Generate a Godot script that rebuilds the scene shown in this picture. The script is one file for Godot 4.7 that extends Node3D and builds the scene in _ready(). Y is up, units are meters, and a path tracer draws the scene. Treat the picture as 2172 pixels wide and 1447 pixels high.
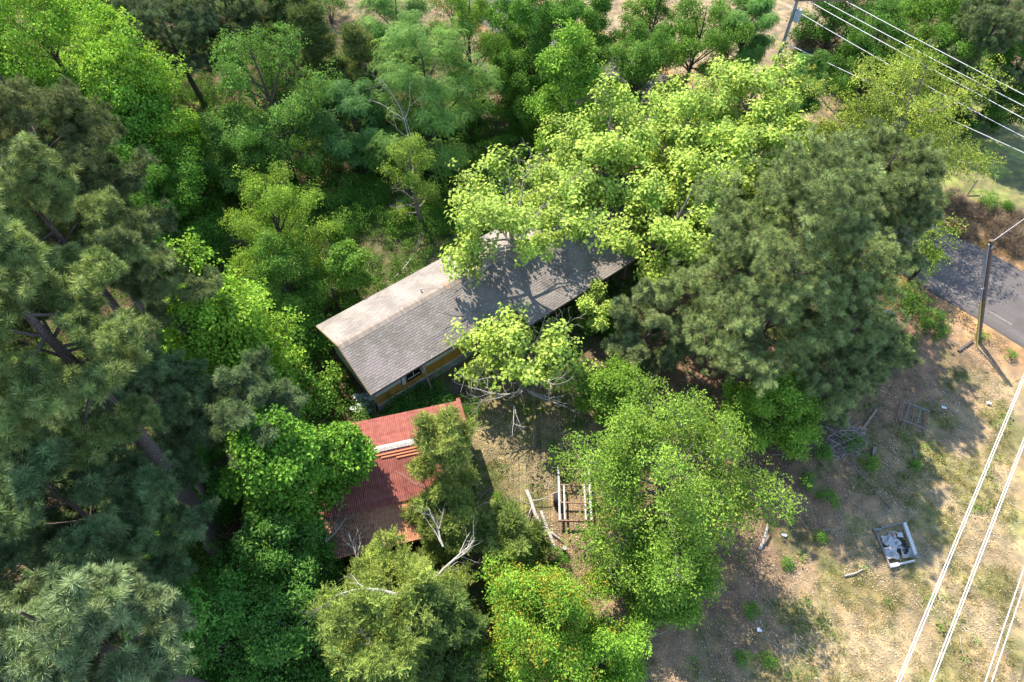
extends Node3D

var rng := RandomNumberGenerator.new()
var M := {}
var SP := {}
var used := {}
var soft := FastNoiseLite.new()

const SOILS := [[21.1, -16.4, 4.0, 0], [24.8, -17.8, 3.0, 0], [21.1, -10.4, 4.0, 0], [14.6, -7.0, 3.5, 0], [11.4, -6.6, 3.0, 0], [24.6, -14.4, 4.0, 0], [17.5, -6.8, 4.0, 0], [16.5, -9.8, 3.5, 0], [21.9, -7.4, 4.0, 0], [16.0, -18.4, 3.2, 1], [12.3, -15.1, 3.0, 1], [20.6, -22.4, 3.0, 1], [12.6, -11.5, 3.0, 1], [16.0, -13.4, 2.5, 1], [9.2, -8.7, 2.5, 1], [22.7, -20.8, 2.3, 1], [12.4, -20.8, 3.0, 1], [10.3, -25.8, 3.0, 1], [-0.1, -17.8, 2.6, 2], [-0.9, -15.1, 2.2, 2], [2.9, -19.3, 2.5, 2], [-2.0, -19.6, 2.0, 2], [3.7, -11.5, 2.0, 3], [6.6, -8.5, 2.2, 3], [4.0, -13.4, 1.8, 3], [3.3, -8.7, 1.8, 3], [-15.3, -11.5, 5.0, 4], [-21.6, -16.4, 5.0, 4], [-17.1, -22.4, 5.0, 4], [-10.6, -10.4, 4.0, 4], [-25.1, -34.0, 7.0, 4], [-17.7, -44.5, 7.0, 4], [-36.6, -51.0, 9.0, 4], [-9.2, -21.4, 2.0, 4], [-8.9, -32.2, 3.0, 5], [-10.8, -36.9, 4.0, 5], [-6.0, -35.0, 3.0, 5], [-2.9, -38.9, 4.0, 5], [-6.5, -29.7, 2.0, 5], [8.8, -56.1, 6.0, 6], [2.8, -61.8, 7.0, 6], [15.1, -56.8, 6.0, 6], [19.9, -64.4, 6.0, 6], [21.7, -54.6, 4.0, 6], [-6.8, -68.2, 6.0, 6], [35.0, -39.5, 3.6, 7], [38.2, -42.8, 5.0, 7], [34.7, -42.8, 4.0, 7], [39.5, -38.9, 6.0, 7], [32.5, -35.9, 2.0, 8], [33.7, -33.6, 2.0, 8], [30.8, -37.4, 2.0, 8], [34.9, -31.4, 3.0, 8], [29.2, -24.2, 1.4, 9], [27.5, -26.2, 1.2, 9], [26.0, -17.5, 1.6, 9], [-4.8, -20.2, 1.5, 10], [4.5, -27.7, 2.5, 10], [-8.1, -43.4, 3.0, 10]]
var SOIL := [
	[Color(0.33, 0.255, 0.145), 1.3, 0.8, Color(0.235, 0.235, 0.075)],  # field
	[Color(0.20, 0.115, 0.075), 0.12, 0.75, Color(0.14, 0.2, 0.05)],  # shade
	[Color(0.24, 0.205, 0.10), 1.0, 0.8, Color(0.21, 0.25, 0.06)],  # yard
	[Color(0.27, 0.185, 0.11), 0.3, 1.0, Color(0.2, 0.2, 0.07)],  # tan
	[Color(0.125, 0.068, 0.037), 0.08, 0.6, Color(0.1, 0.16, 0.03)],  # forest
	[Color(0.14, 0.14, 0.055), 1.3, 0.2, Color(0.15, 0.22, 0.045)],  # back
	[Color(0.29, 0.215, 0.135), 0.3, 0.9, Color(0.2, 0.2, 0.07)],  # bank
	[Color(0.19, 0.19, 0.07), 1.6, 0.1, Color(0.24, 0.29, 0.06)],  # green field
	[Color(0.24, 0.155, 0.10), 1.3, 0.3, Color(0.21, 0.135, 0.075)],  # verge
	[Color(0.36, 0.23, 0.13), 0.15, 0.4, Color(0.2, 0.2, 0.07)],  # sand
	[Color(0.10, 0.075, 0.045), 0.5, 0.3, Color(0.07, 0.13, 0.03)],  # damp
]
const DEAD_WOOD := [
	["dead_cedar_limb", "bleached bare limb reaching out of the large cedar", -3.84, 6.00, -8.18, -6.53, 6.00, -8.21, 0.090, 2, 1],
	["dead_snag", "silvery dead twigs hanging below the bleached cedar limb", -5.81, 5.60, -8.15, -7.59, 4.80, -7.09, 0.045, 2, 2],
	["dead_snag", "dead grey branches in the cedar behind the yellow flecked tree", -3.11, 4.00, -9.58, -1.60, 4.40, -11.12, 0.070, 2, 3],
	["dead_snag", "dead pale branches between the cedar and the shed", -2.90, 4.00, -10.87, -4.00, 4.20, -12.37, 0.050, 2, 2],
	["dead_snag", "bare pale stem of the thin cedar over the shed", -3.06, 1.50, -12.07, -3.19, 5.00, -14.21, 0.060, 1, 1],
	["dead_snag", "silvery dead twigs low in front of the large cedar", -3.71, 6.00, -7.10, -4.31, 5.60, -5.76, 0.045, 2, 2],
	["dead_snag", "dead twigs over the lower end of the shed roof", -8.18, 3.00, -11.47, -7.32, 3.20, -12.92, 0.035, 2, 2],
	["dead_snag", "dead twigs sticking up from the cedar top beside the shed", -6.30, 4.40, -10.12, -6.86, 4.80, -11.17, 0.030, 2, 3],
	["fallen_branch", "fallen branch lying on the grass behind the house", -7.55, 0.15, -29.98, -5.68, 0.15, -32.98, 0.045, 1, 1],
	["dead_snag", "bare grey branches low on the front catalpa", 0.46, 2.60, -19.68, -2.07, 2.40, -18.66, 0.060, 2, 2],
	["dead_snag", "bare grey branches under the front catalpa, beside its trunk", 0.83, 2.40, -19.81, 2.64, 2.20, -18.93, 0.060, 2, 2],
	["dead_snag", "bleached bare branches hanging from the tall catalpa over the roof", -1.18, 5.20, -26.28, -3.43, 4.80, -24.57, 0.060, 2, 2],
	["dead_snag", "bare white twigs at the lower edge of the front catalpa", 0.10, 2.00, -19.20, -0.14, 1.60, -17.61, 0.040, 2, 2],
	["dead_snag", "bare grey dead top above the thin leafed tree", -6.30, 4.50, -36.76, -7.06, 7.50, -39.02, 0.060, 2, 2],
]


func _ready() -> void:
	var cam := Camera3D.new()
	cam.name = "camera"
	cam.position = Vector3(0, 32, 0)
	cam.rotation_degrees = Vector3(-52, 0, 0)
	cam.fov = 53.1
	cam.near = 0.1
	cam.far = 4000.0
	add_child(cam)
	var sky := ProceduralSkyMaterial.new()
	sky.sky_top_color = Color(0.46, 0.56, 0.70)
	sky.sky_horizon_color = Color(0.70, 0.79, 0.88)
	sky.sky_curve = 0.15
	sky.ground_bottom_color = Color(0.22, 0.24, 0.16)
	sky.ground_horizon_color = Color(0.55, 0.58, 0.55)
	sky.sky_energy_multiplier = 1.2
	var env := Environment.new()
	env.background_mode = Environment.BG_SKY
	env.sky = Sky.new()
	env.sky.sky_material = sky
	env.tonemap_mode = Environment.TONE_MAPPER_LINEAR
	env.tonemap_exposure = 2.15
	env.sdfgi_enabled = true
	env.ssao_enabled = true
	env.ssil_enabled = true
	var we := WorldEnvironment.new()
	we.name = "world_environment"
	we.environment = env
	add_child(we)
	var sun := DirectionalLight3D.new()
	sun.name = "sun"
	sun.light_energy = 1.6
	sun.light_color = Color(1.0, 0.955, 0.88)
	sun.light_angular_distance = 0.5
	sun.shadow_enabled = true
	add_child(sun)
	var el := deg_to_rad(52.0)
	var az := Vector2(0.545, 0.838)
	sun.look_at_from_position(Vector3.ZERO, Vector3(az.x * cos(el), -sin(el), az.y * cos(el)))
	soft.frequency = 0.05
	soft.fractal_octaves = 4
	soft.seed = 2
	make_materials()
	make_species()
	make_ground()
	make_road()
	make_house()
	make_shed()
	make_poles()
	make_trees()
	make_shrubs()
	make_dead_wood()
	make_yard()
	make_undergrowth()
	make_ground_cover()


class MB:
	var v := PackedVector3Array()
	var n := PackedVector3Array()
	var c := PackedColorArray()
	var uv := PackedVector2Array()
	var i := PackedInt32Array()
	var col := Color(1, 1, 1)

	func tri(a: Vector3, b: Vector3, d: Vector3) -> void:
		var nn := (b - a).cross(d - a).normalized()
		var k := v.size()
		v.append(a); v.append(b); v.append(d)
		for j in 3:
			n.append(nn); c.append(col)
		uv.append(Vector2(a.x, a.z)); uv.append(Vector2(b.x, b.z)); uv.append(Vector2(d.x, d.z))
		i.append(k); i.append(k + 2); i.append(k + 1)

	func quad(a: Vector3, b: Vector3, d: Vector3, e: Vector3) -> void:
		var nn := (d - a).cross(e - b).normalized()
		var k := v.size()
		for p in [a, b, d, e]:
			v.append(p); n.append(nn); c.append(col)
		uv.append(Vector2(0, 0)); uv.append(Vector2(1, 0)); uv.append(Vector2(1, 1)); uv.append(Vector2(0, 1))
		for j in [0, 2, 1, 0, 3, 2]:
			i.append(k + j)

	func box(t: Transform3D, s: Vector3) -> void:
		var h := s / 2.0
		var p := []
		for x in [-1, 1]:
			for y in [-1, 1]:
				for z in [-1, 1]:
					p.append(t * Vector3(x * h.x, y * h.y, z * h.z))
		quad(p[0], p[1], p[3], p[2])
		quad(p[4], p[6], p[7], p[5])
		quad(p[0], p[4], p[5], p[1])
		quad(p[2], p[3], p[7], p[6])
		quad(p[0], p[2], p[6], p[4])
		quad(p[1], p[5], p[7], p[3])

	func at(x: float, y: float, z: float, sx: float, sy: float, sz: float) -> void:
		box(Transform3D(Basis(), Vector3(x, y, z)), Vector3(sx, sy, sz))

	# a bar of square section from a to b
	func bar(a: Vector3, b: Vector3, w: float, h: float) -> void:
		var y := (b - a)
		var l := y.length()
		y = y.normalized()
		var x := y.cross(Vector3.UP)
		if x.length() < 0.05:
			x = Vector3.RIGHT
		x = x.normalized()
		box(Transform3D(Basis(x, y, x.cross(y)), (a + b) / 2.0), Vector3(w, l, h))

	func tube(p: Array, r: Array, sides: int, capped := true) -> void:
		var k := v.size()
		var side := Vector3.ZERO
		for j in p.size():
			var d: Vector3 = (p[mini(j + 1, p.size() - 1)] - p[maxi(j - 1, 0)]).normalized()
			if side == Vector3.ZERO:
				side = d.cross(Vector3(0.31, 0.1, 0.94)).normalized()
			side = (side - d * side.dot(d)).normalized()
			var o := d.cross(side)
			for q in sides:
				var a := TAU * q / sides
				var nn := side * cos(a) + o * sin(a)
				v.append(p[j] + nn * r[j]); n.append(nn); c.append(col)
				uv.append(Vector2(float(q) / sides, j))
		for j in p.size() - 1:
			for q in sides:
				var a := k + j * sides + q
				var b := k + j * sides + (q + 1) % sides
				for x in [a, a + sides, b, b, a + sides, b + sides]:
					i.append(x)
		if capped:
			for e in [0, p.size() - 1]:
				var m := v.size()
				var d: Vector3 = (p[1] - p[0]).normalized() * -1.0 if e == 0 else (p[e] - p[e - 1]).normalized()
				v.append(p[e]); n.append(d); c.append(col); uv.append(Vector2.ZERO)
				for q in sides:
					v.append(v[k + e * sides + q]); n.append(d); c.append(col); uv.append(Vector2.ZERO)
				for q in sides:
					var a := m + 1 + q
					var b := m + 1 + (q + 1) % sides
					for x in ([m, a, b] if e == 0 else [m, b, a]):
						i.append(x)

	func mesh(m: Material, flat := false) -> ArrayMesh:
		var a := []
		a.resize(Mesh.ARRAY_MAX)
		a[Mesh.ARRAY_VERTEX] = v
		if not flat:
			a[Mesh.ARRAY_NORMAL] = n
		a[Mesh.ARRAY_COLOR] = c
		a[Mesh.ARRAY_TEX_UV] = uv
		a[Mesh.ARRAY_INDEX] = i
		var am := ArrayMesh.new()
		am.add_surface_from_arrays(Mesh.PRIMITIVE_TRIANGLES, a)
		am.surface_set_material(0, m)
		return am


func lin(r: float, g: float, b: float) -> Color:
	return Color(r, g, b).linear_to_srgb()


func mat(c: Color, rough := 0.9, metal := 0.0) -> StandardMaterial3D:
	var m := StandardMaterial3D.new()
	m.albedo_color = c.linear_to_srgb()
	m.roughness = rough
	m.metallic = metal
	return m


func noise_tex(freq: float, c0: Color, c1: Color, size := 256, kind := FastNoiseLite.TYPE_SIMPLEX_SMOOTH, octaves := 5, mid := 0.5) -> NoiseTexture2D:
	var f := FastNoiseLite.new()
	f.noise_type = kind
	f.frequency = freq
	f.fractal_octaves = octaves
	f.seed = 7
	var t := NoiseTexture2D.new()
	t.width = size
	t.height = size
	t.seamless = true
	t.noise = f
	var g := Gradient.new()
	g.set_color(0, c0.linear_to_srgb())
	g.set_color(1, c1.linear_to_srgb())
	g.set_offset(0, mid - 0.3)
	g.set_offset(1, mid + 0.3)
	t.color_ramp = g
	return t


# a weathered surface: two tones of noise laid on from three sides
func rough_mat(c0: Color, c1: Color, freq: float, scale: Vector3, rough := 0.9, metal := 0.0) -> StandardMaterial3D:
	var m := StandardMaterial3D.new()
	m.albedo_texture = noise_tex(freq, c0, c1)
	m.uv1_triplanar = true
	m.uv1_scale = scale
	m.roughness = rough
	m.metallic = metal
	return m


func leaf_mat(rough: float, through: float) -> StandardMaterial3D:
	var m := StandardMaterial3D.new()
	m.vertex_color_use_as_albedo = true
	m.roughness = rough
	m.metallic_specular = 0.32
	m.backlight_enabled = true
	m.backlight = Color(through, through, through * 0.55).linear_to_srgb()
	m.cull_mode = BaseMaterial3D.CULL_DISABLED
	return m


func painted() -> StandardMaterial3D:
	var m := StandardMaterial3D.new()
	m.vertex_color_use_as_albedo = true
	m.roughness = 0.85
	return m


func numbered(called: String) -> String:
	var k: int = used.get(called, 0)
	used[called] = k + 1
	return called if k == 0 else "%s_%03d" % [called, k]


func obj(called: String, m: Mesh, parent: Node = null, kind := "") -> MeshInstance3D:
	var o := MeshInstance3D.new()
	o.mesh = m
	if parent == null:
		o.name = numbered(called)
		add_child(o)
	else:
		o.name = called
		var k := 0
		while parent.has_node(NodePath(o.name)):
			k += 1
			o.name = "%s_%03d" % [called, k]
		parent.add_child(o, true)
	if kind:
		o.set_meta("kind", kind)
	return o


# a piece of which there are hundreds: numbered by its maker, so that no name is looked up
func piece(called: String, k: int, m: Mesh, parent: Node, t: Transform3D) -> MeshInstance3D:
	var o := MeshInstance3D.new()
	o.mesh = m
	o.name = called if k == 0 else "%s_%03d" % [called, k]
	o.transform = t
	parent.add_child(o, true)
	return o


func thing(called: String, label: String, category: String, at := Vector3.ZERO, turn := 0.0, group := "") -> Node3D:
	var o := Node3D.new()
	o.name = numbered(called)
	add_child(o)
	o.position = at
	o.rotation.y = turn
	tag(o, label, category, group)
	return o


func tag(o: Node3D, label: String, category: String, group := "") -> Node3D:
	o.set_meta("label", label)
	o.set_meta("category", category)
	if group:
		o.set_meta("group", group)
	return o


func rnd(a: float, b: float) -> float:
	return rng.randf_range(a, b)


func any_dir() -> Vector3:
	var y := rnd(-1, 1)
	var a := rnd(0, TAU)
	var r := sqrt(1.0 - y * y)
	return Vector3(r * cos(a), y, r * sin(a))


func facing(y: Vector3, spin: float, s: float) -> Basis:
	var x := y.cross(Vector3(0.2, 0.3, 0.93)).normalized()
	var b := Basis(x, y, x.cross(y))
	return (b * Basis(Vector3.UP, spin)).scaled_local(Vector3(s, s, s))


func scatter(called: String, m: Mesh, where: Array, tint: Array, parent: Node = null) -> MultiMeshInstance3D:
	var mm := MultiMesh.new()
	mm.transform_format = MultiMesh.TRANSFORM_3D
	mm.use_colors = true
	mm.mesh = m
	mm.instance_count = where.size()
	for k in where.size():
		mm.set_instance_transform(k, where[k])
		mm.set_instance_color(k, tint[k])
	var o := MultiMeshInstance3D.new()
	o.multimesh = mm
	if parent == null:
		o.name = numbered(called)
		add_child(o)
	else:
		o.name = called
		parent.add_child(o, true)
	o.set_meta("kind", "stuff")
	return o


# ---------------------------------------------------------------- leaves
func one_leaf(b: MB, at: Vector3, dir: Vector3, up: Vector3, l: float, w: float, fold := 0.25) -> void:
	var side := dir.cross(up).normalized()
	var nn := side.cross(dir).normalized()
	var mid := at + dir * l * 0.45
	var k := rnd(0.72, 1.3)
	b.col = Color(k * rnd(0.92, 1.08), k, k * rnd(0.85, 1.15))
	var a := mid + side * w * 0.5 + nn * w * fold
	var d := mid - side * w * 0.5 + nn * w * fold
	var tip := at + dir * l - nn * l * 0.12
	b.tri(at, a, tip)
	b.tri(at, tip, d)


func heart_leaf(b: MB, at: Vector3, dir: Vector3, up: Vector3, l: float, w: float) -> void:
	var side := dir.cross(up).normalized()
	var nn := side.cross(dir).normalized()
	var k := rnd(0.8, 1.2)
	b.col = Color(k * rnd(0.93, 1.07), k, k * rnd(0.85, 1.15))
	var mid := at + dir * l * 0.42 - nn * l * 0.03
	var tip := at + dir * l - nn * l * 0.22
	for s in [-1.0, 1.0]:
		var p1: Vector3 = at - dir * l * 0.1 + side * s * w * 0.34 + nn * w * 0.1
		var p2: Vector3 = at + dir * l * 0.3 + side * s * w * 0.52 + nn * w * 0.16
		if s > 0:
			b.tri(at, p1, mid); b.tri(p1, p2, mid); b.tri(p2, tip, mid)
		else:
			b.tri(at, mid, p1); b.tri(p1, mid, p2); b.tri(p2, mid, tip)


# leaves of length l spread through a flattened clump of radius r round a few stems
func sprig_broad(count: int, r: float, l: float, w: float, m: Material, droop := 0.2, flat := 0.6) -> ArrayMesh:
	var b := MB.new()
	for k in count:
		var d := any_dir()
		d.y = absf(d.y) * flat + rnd(-0.25, 0.15)
		var p := d * r * pow(rng.randf(), 0.5)
		var out := (Vector3(d.x, 0, d.z).normalized() + any_dir() * 0.7 + Vector3(0, -droop, 0)).normalized()
		one_leaf(b, p, out, (Vector3.UP * 0.9 + any_dir()).normalized(), l * rnd(0.65, 1.2), w * rnd(0.8, 1.15))
	return b.mesh(m, true)


func sprig_catalpa(count: int, m: Material) -> ArrayMesh:
	var b := MB.new()
	for whorl in 2:
		var y := 0.2 * whorl - 0.2
		for k in count:
			var a := TAU * (k + rnd(-0.25, 0.25)) / count + whorl * 0.9
			var out := Vector3(cos(a), 0, sin(a))
			var p := out * rnd(0.04, 0.28) + Vector3(0, y + rnd(-0.05, 0.05), 0)
			var d := (out + Vector3(0, rnd(-0.75, 0.1), 0) + any_dir() * 0.25).normalized()
			heart_leaf(b, p, d, (Vector3.UP + any_dir() * 0.35).normalized(), rnd(0.14, 0.25), rnd(0.11, 0.18))
	return b.mesh(m, true)


# drooping compound leaves: pairs of leaflets along a bending rib
func sprig_frond(fronds: int, m: Material, l := 0.42) -> ArrayMesh:
	var b := MB.new()
	for k in fronds:
		var a := TAU * (k + rnd(-0.3, 0.3)) / fronds
		var out := Vector3(cos(a), rnd(0.0, 0.6), sin(a)).normalized()
		var p := out * 0.03
		for s in 8:
			out = (out + Vector3(0, -0.16, 0)).normalized()
			p += out * l / 8.0
			var side := out.cross(Vector3.UP).normalized()
			for q in [-1.0, 1.0]:
				one_leaf(b, p, (side * q + out * 0.45).normalized(), (Vector3.UP + any_dir() * 0.3).normalized(), l * 0.22, l * 0.08, 0.1)
	return b.mesh(m, true)


func sprig_pine(needles: int, l: float, m: Material, candle := true) -> ArrayMesh:
	var b := MB.new()
	for k in needles:
		var y := 1.0 - 1.35 * (k + 0.5) / needles
		var a := 2.399963 * k + rnd(-0.2, 0.2)
		var r := sqrt(maxf(0.0, 1.0 - y * y))
		var d := (Vector3(r * cos(a), y * 0.9 + 0.15, r * sin(a)) + any_dir() * 0.12).normalized()
		var at := Vector3(0, -0.14 + 0.12 * rng.randf(), 0)
		var side := d.cross(any_dir()).normalized() * 0.0062
		var g := rnd(0.7, 1.25)
		b.col = Color(g * rnd(0.95, 1.12), g, g * rnd(0.85, 1.1))
		var tip := at + d * l * rnd(0.8, 1.1) - Vector3(0, l * 0.1, 0)
		b.tri(at + side * 0.6, at - side * 0.6, at.lerp(tip, 0.6) + side)
		b.tri(at - side * 0.6, at.lerp(tip, 0.6) - side, at.lerp(tip, 0.6) + side)
		b.tri(at.lerp(tip, 0.6) + side, at.lerp(tip, 0.6) - side, tip)
	if candle:
		b.col = Color(4.8, 3.0, 3.6)
		for k in 3:
			var d := (Vector3.UP + any_dir() * 0.45).normalized()
			b.tube([Vector3(0, -0.02, 0), d * rnd(0.05, 0.14)], [0.018, 0.01], 4)
	return b.mesh(m, true)


func sprig_cedar(m: Material) -> ArrayMesh:
	var b := MB.new()
	for k in 9:
		var d := (any_dir() + Vector3(0, 0.9, 0)).normalized()
		var l := rnd(0.22, 0.42)
		var side := d.cross(any_dir()).normalized()
		var p := any_dir() * 0.06
		for s in 7:
			var f := s / 7.0
			var q: Vector3 = p + d * l * f
			for sgn in [-1.0, 1.0]:
				var out: Vector3 = (d * 0.9 + side * sgn + any_dir() * 0.5).normalized()
				one_leaf(b, q, out, any_dir(), l * 0.36 * (1.1 - f * 0.7), 0.022, 0.1)
		one_leaf(b, p + d * l * 0.8, d, any_dir(), l * 0.3, 0.02, 0.1)
	return b.mesh(m, true)


# a handful of dry stalks
func sprig_twigs() -> ArrayMesh:
	var b := MB.new()
	for k in 26:
		var d := (any_dir() + Vector3(0, 0.7, 0)).normalized()
		b.col = Color(1, 1, 1) * rnd(0.6, 1.3)
		b.tube([d * 0.03, d * 0.25 + any_dir() * 0.05, d * rnd(0.35, 0.55) + any_dir() * 0.1], [0.007, 0.005, 0.003], 3, false)
	return b.mesh(M.painted, true)


func grass_tuft(m: Material, blades: int, h: float, r: float) -> ArrayMesh:
	var b := MB.new()
	for k in blades:
		var a := rnd(0, TAU)
		var at := Vector3(cos(a), 0, sin(a)) * r * sqrt(rng.randf())
		var d := (Vector3.UP + any_dir() * 0.55).normalized()
		var side := d.cross(any_dir()).normalized() * 0.007
		var g := rnd(0.7, 1.25)
		b.col = Color(g * rnd(0.9, 1.15), g, g)
		b.tri(at + side, at - side, at + d * h * rnd(0.5, 1.1) + Vector3(d.x, -0.2, d.z) * h * 0.4)
	return b.mesh(m, true)


func make_species() -> void:
	var soft_leaf := leaf_mat(0.55, 0.6)
	var shiny := leaf_mat(0.46, 0.55)
	var thin := leaf_mat(0.55, 0.65)
	var needle := leaf_mat(0.5, 0.3)
	var scale_leaf := leaf_mat(0.6, 0.3)
	M.soft_leaf = soft_leaf
	M.thin_leaf = thin
	rng.seed = 11
	var catalpa := []; var gum := []; var oak := []; var elm := []; var frond := []; var pine := []; var cedar := []; var gloss := []; var weed := []; var bush := []; var fine := []; var dry := []
	for k in 3:
		catalpa.append(sprig_catalpa(5, thin))
		gum.append(sprig_broad(10, 0.3, 0.165, 0.135, soft_leaf, 0.35, 0.9))
		oak.append(sprig_broad(16, 0.3, 0.125, 0.075, shiny, 0.0, 1.0))
		elm.append(sprig_broad(17, 0.33, 0.135, 0.075, soft_leaf, 0.4, 0.9))
		frond.append(sprig_frond(6, soft_leaf, 0.36))
		pine.append(sprig_pine(85, 0.25, needle))
		cedar.append(sprig_cedar(scale_leaf))
		gloss.append(sprig_broad(13, 0.3, 0.15, 0.085, shiny, 0.0, 1.0))
		weed.append(sprig_broad(14, 0.17, 0.1, 0.055, soft_leaf, 0.1, 1.0))
		bush.append(sprig_broad(46, 0.4, 0.12, 0.07, soft_leaf, 0.2, 0.9))
		dry.append(sprig_twigs())
		fine.append(sprig_broad(18, 0.3, 0.115, 0.06, soft_leaf, 0.3, 1.0))
	SP = {
		"catalpa": {"leaf": catalpa, "c0": Color(0.27, 0.42, 0.035), "c1": Color(0.52, 0.66, 0.09), "limbs": 15, "subs": 10, "twigs": 7, "e0": 0.25, "e1": 1.1, "sub": 0.42, "up": 1.0, "bark": "pale_bark", "shape": "round", "size": 1.05},
		"sweetgum": {"leaf": gum, "c0": Color(0.14, 0.34, 0.012), "c1": Color(0.34, 0.56, 0.03), "limbs": 22, "subs": 12, "twigs": 9, "e0": 0.3, "e1": 1.0, "sub": 0.38, "up": 0.9, "bark": "brown_bark", "shape": "egg", "size": 1.0},
		"oak": {"leaf": oak, "c0": Color(0.13, 0.30, 0.014), "c1": Color(0.33, 0.52, 0.04), "limbs": 30, "subs": 14, "twigs": 9, "e0": 0.15, "e1": 1.0, "sub": 0.3, "up": 0.8, "bark": "grey_bark", "shape": "round", "size": 1.0},
		"elm": {"leaf": elm, "c0": Color(0.085, 0.22, 0.02), "c1": Color(0.25, 0.43, 0.06), "limbs": 21, "subs": 12, "twigs": 9, "e0": 0.3, "e1": 1.1, "sub": 0.36, "up": 0.6, "bark": "dark_bark", "shape": "round", "size": 1.0},
		"locust": {"leaf": frond, "c0": Color(0.09, 0.23, 0.035), "c1": Color(0.25, 0.44, 0.10), "limbs": 20, "subs": 11, "twigs": 9, "e0": 0.2, "e1": 1.0, "sub": 0.36, "up": 0.9, "bark": "dark_bark", "shape": "round", "size": 1.1},
		"pine": {"leaf": pine, "c0": Color(0.10, 0.155, 0.045), "c1": Color(0.32, 0.40, 0.14), "limbs": 22, "subs": 12, "twigs": 8, "e0": 0.05, "e1": 0.8, "sub": 0.42, "up": 1.0, "bark": "pine_bark", "shape": "round", "size": 1.1},
		"cedar": {"leaf": cedar, "c0": Color(0.119, 0.186, 0.036), "c1": Color(0.351, 0.456, 0.101), "limbs": 24, "subs": 10, "twigs": 8, "e0": 0.3, "e1": 1.0, "sub": 0.34, "up": 1.2, "bark": "cedar_bark", "shape": "cone", "size": 1.15},
		"gloss": {"leaf": gloss, "c0": Color(0.15, 0.24, 0.018), "c1": Color(0.42, 0.46, 0.07), "limbs": 24, "subs": 12, "twigs": 9, "e0": 0.2, "e1": 1.0, "sub": 0.36, "up": 0.9, "bark": "grey_bark", "shape": "round", "size": 1.0},
		"bush": {"leaf": bush, "c0": Color(0.060, 0.170, 0.012), "c1": Color(0.172, 0.333, 0.034)},
		"fine": {"leaf": fine, "c0": Color(0.12, 0.26, 0.02), "c1": Color(0.34, 0.50, 0.06), "limbs": 22, "subs": 12, "twigs": 9, "e0": 0.5, "e1": 1.2, "sub": 0.34, "up": 0.9, "bark": "dark_bark", "shape": "round", "size": 1.0},
		"gum_weed": {"leaf": gum, "c0": Color(0.15, 0.32, 0.03), "c1": Color(0.3, 0.46, 0.07)},
		"dry": {"leaf": dry, "c0": Color(0.17, 0.11, 0.065), "c1": Color(0.34, 0.25, 0.16)},
		"weed": {"leaf": weed, "c0": Color(0.09, 0.22, 0.02), "c1": Color(0.2, 0.36, 0.05)},
	}


func outline(shape: String, t: float) -> float:
	match shape:
		"egg":
			return maxf(0.22, pow(1.0 - t, 0.6) * (0.62 + 0.75 * minf(t * 2.5, 0.5)))
		"cone":
			return maxf(0.12, 1.0 - 0.88 * t)
		"column":
			return 0.85 if t < 0.8 else 0.55
		"flat":
			return 0.55 + 0.45 * sin(PI * minf(t + 0.1, 1.0) * 0.75)
	return maxf(0.3, sqrt(maxf(0.0, 1.0 - pow(1.7 * t - 0.7, 2.0))))


func put_crown(parent: Node, sp: Dictionary, where: Array, tint: Array) -> void:
	var n: int = sp.leaf.size()
	for k in n:
		var w := []
		var t := []
		for j in range(k, where.size(), n):
			w.append(where[j])
			t.append(tint[j])
		scatter("crown" if k == 0 else "crown_%03d" % k, sp.leaf[k], w, t, parent)


func leaf_tone(sp: Dictionary, tone: Color) -> Color:
	var c: Color = sp.c0.lerp(sp.c1, pow(rng.randf(), 1.1))
	var t := Color(c.r * tone.r, c.g * tone.g, c.b * tone.b)
	var grey := 0.25 * t.r + 0.7 * t.g + 0.05 * t.b
	return t.lerp(Color(grey, grey * 0.95, grey * 0.8), 0.1)


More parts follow.
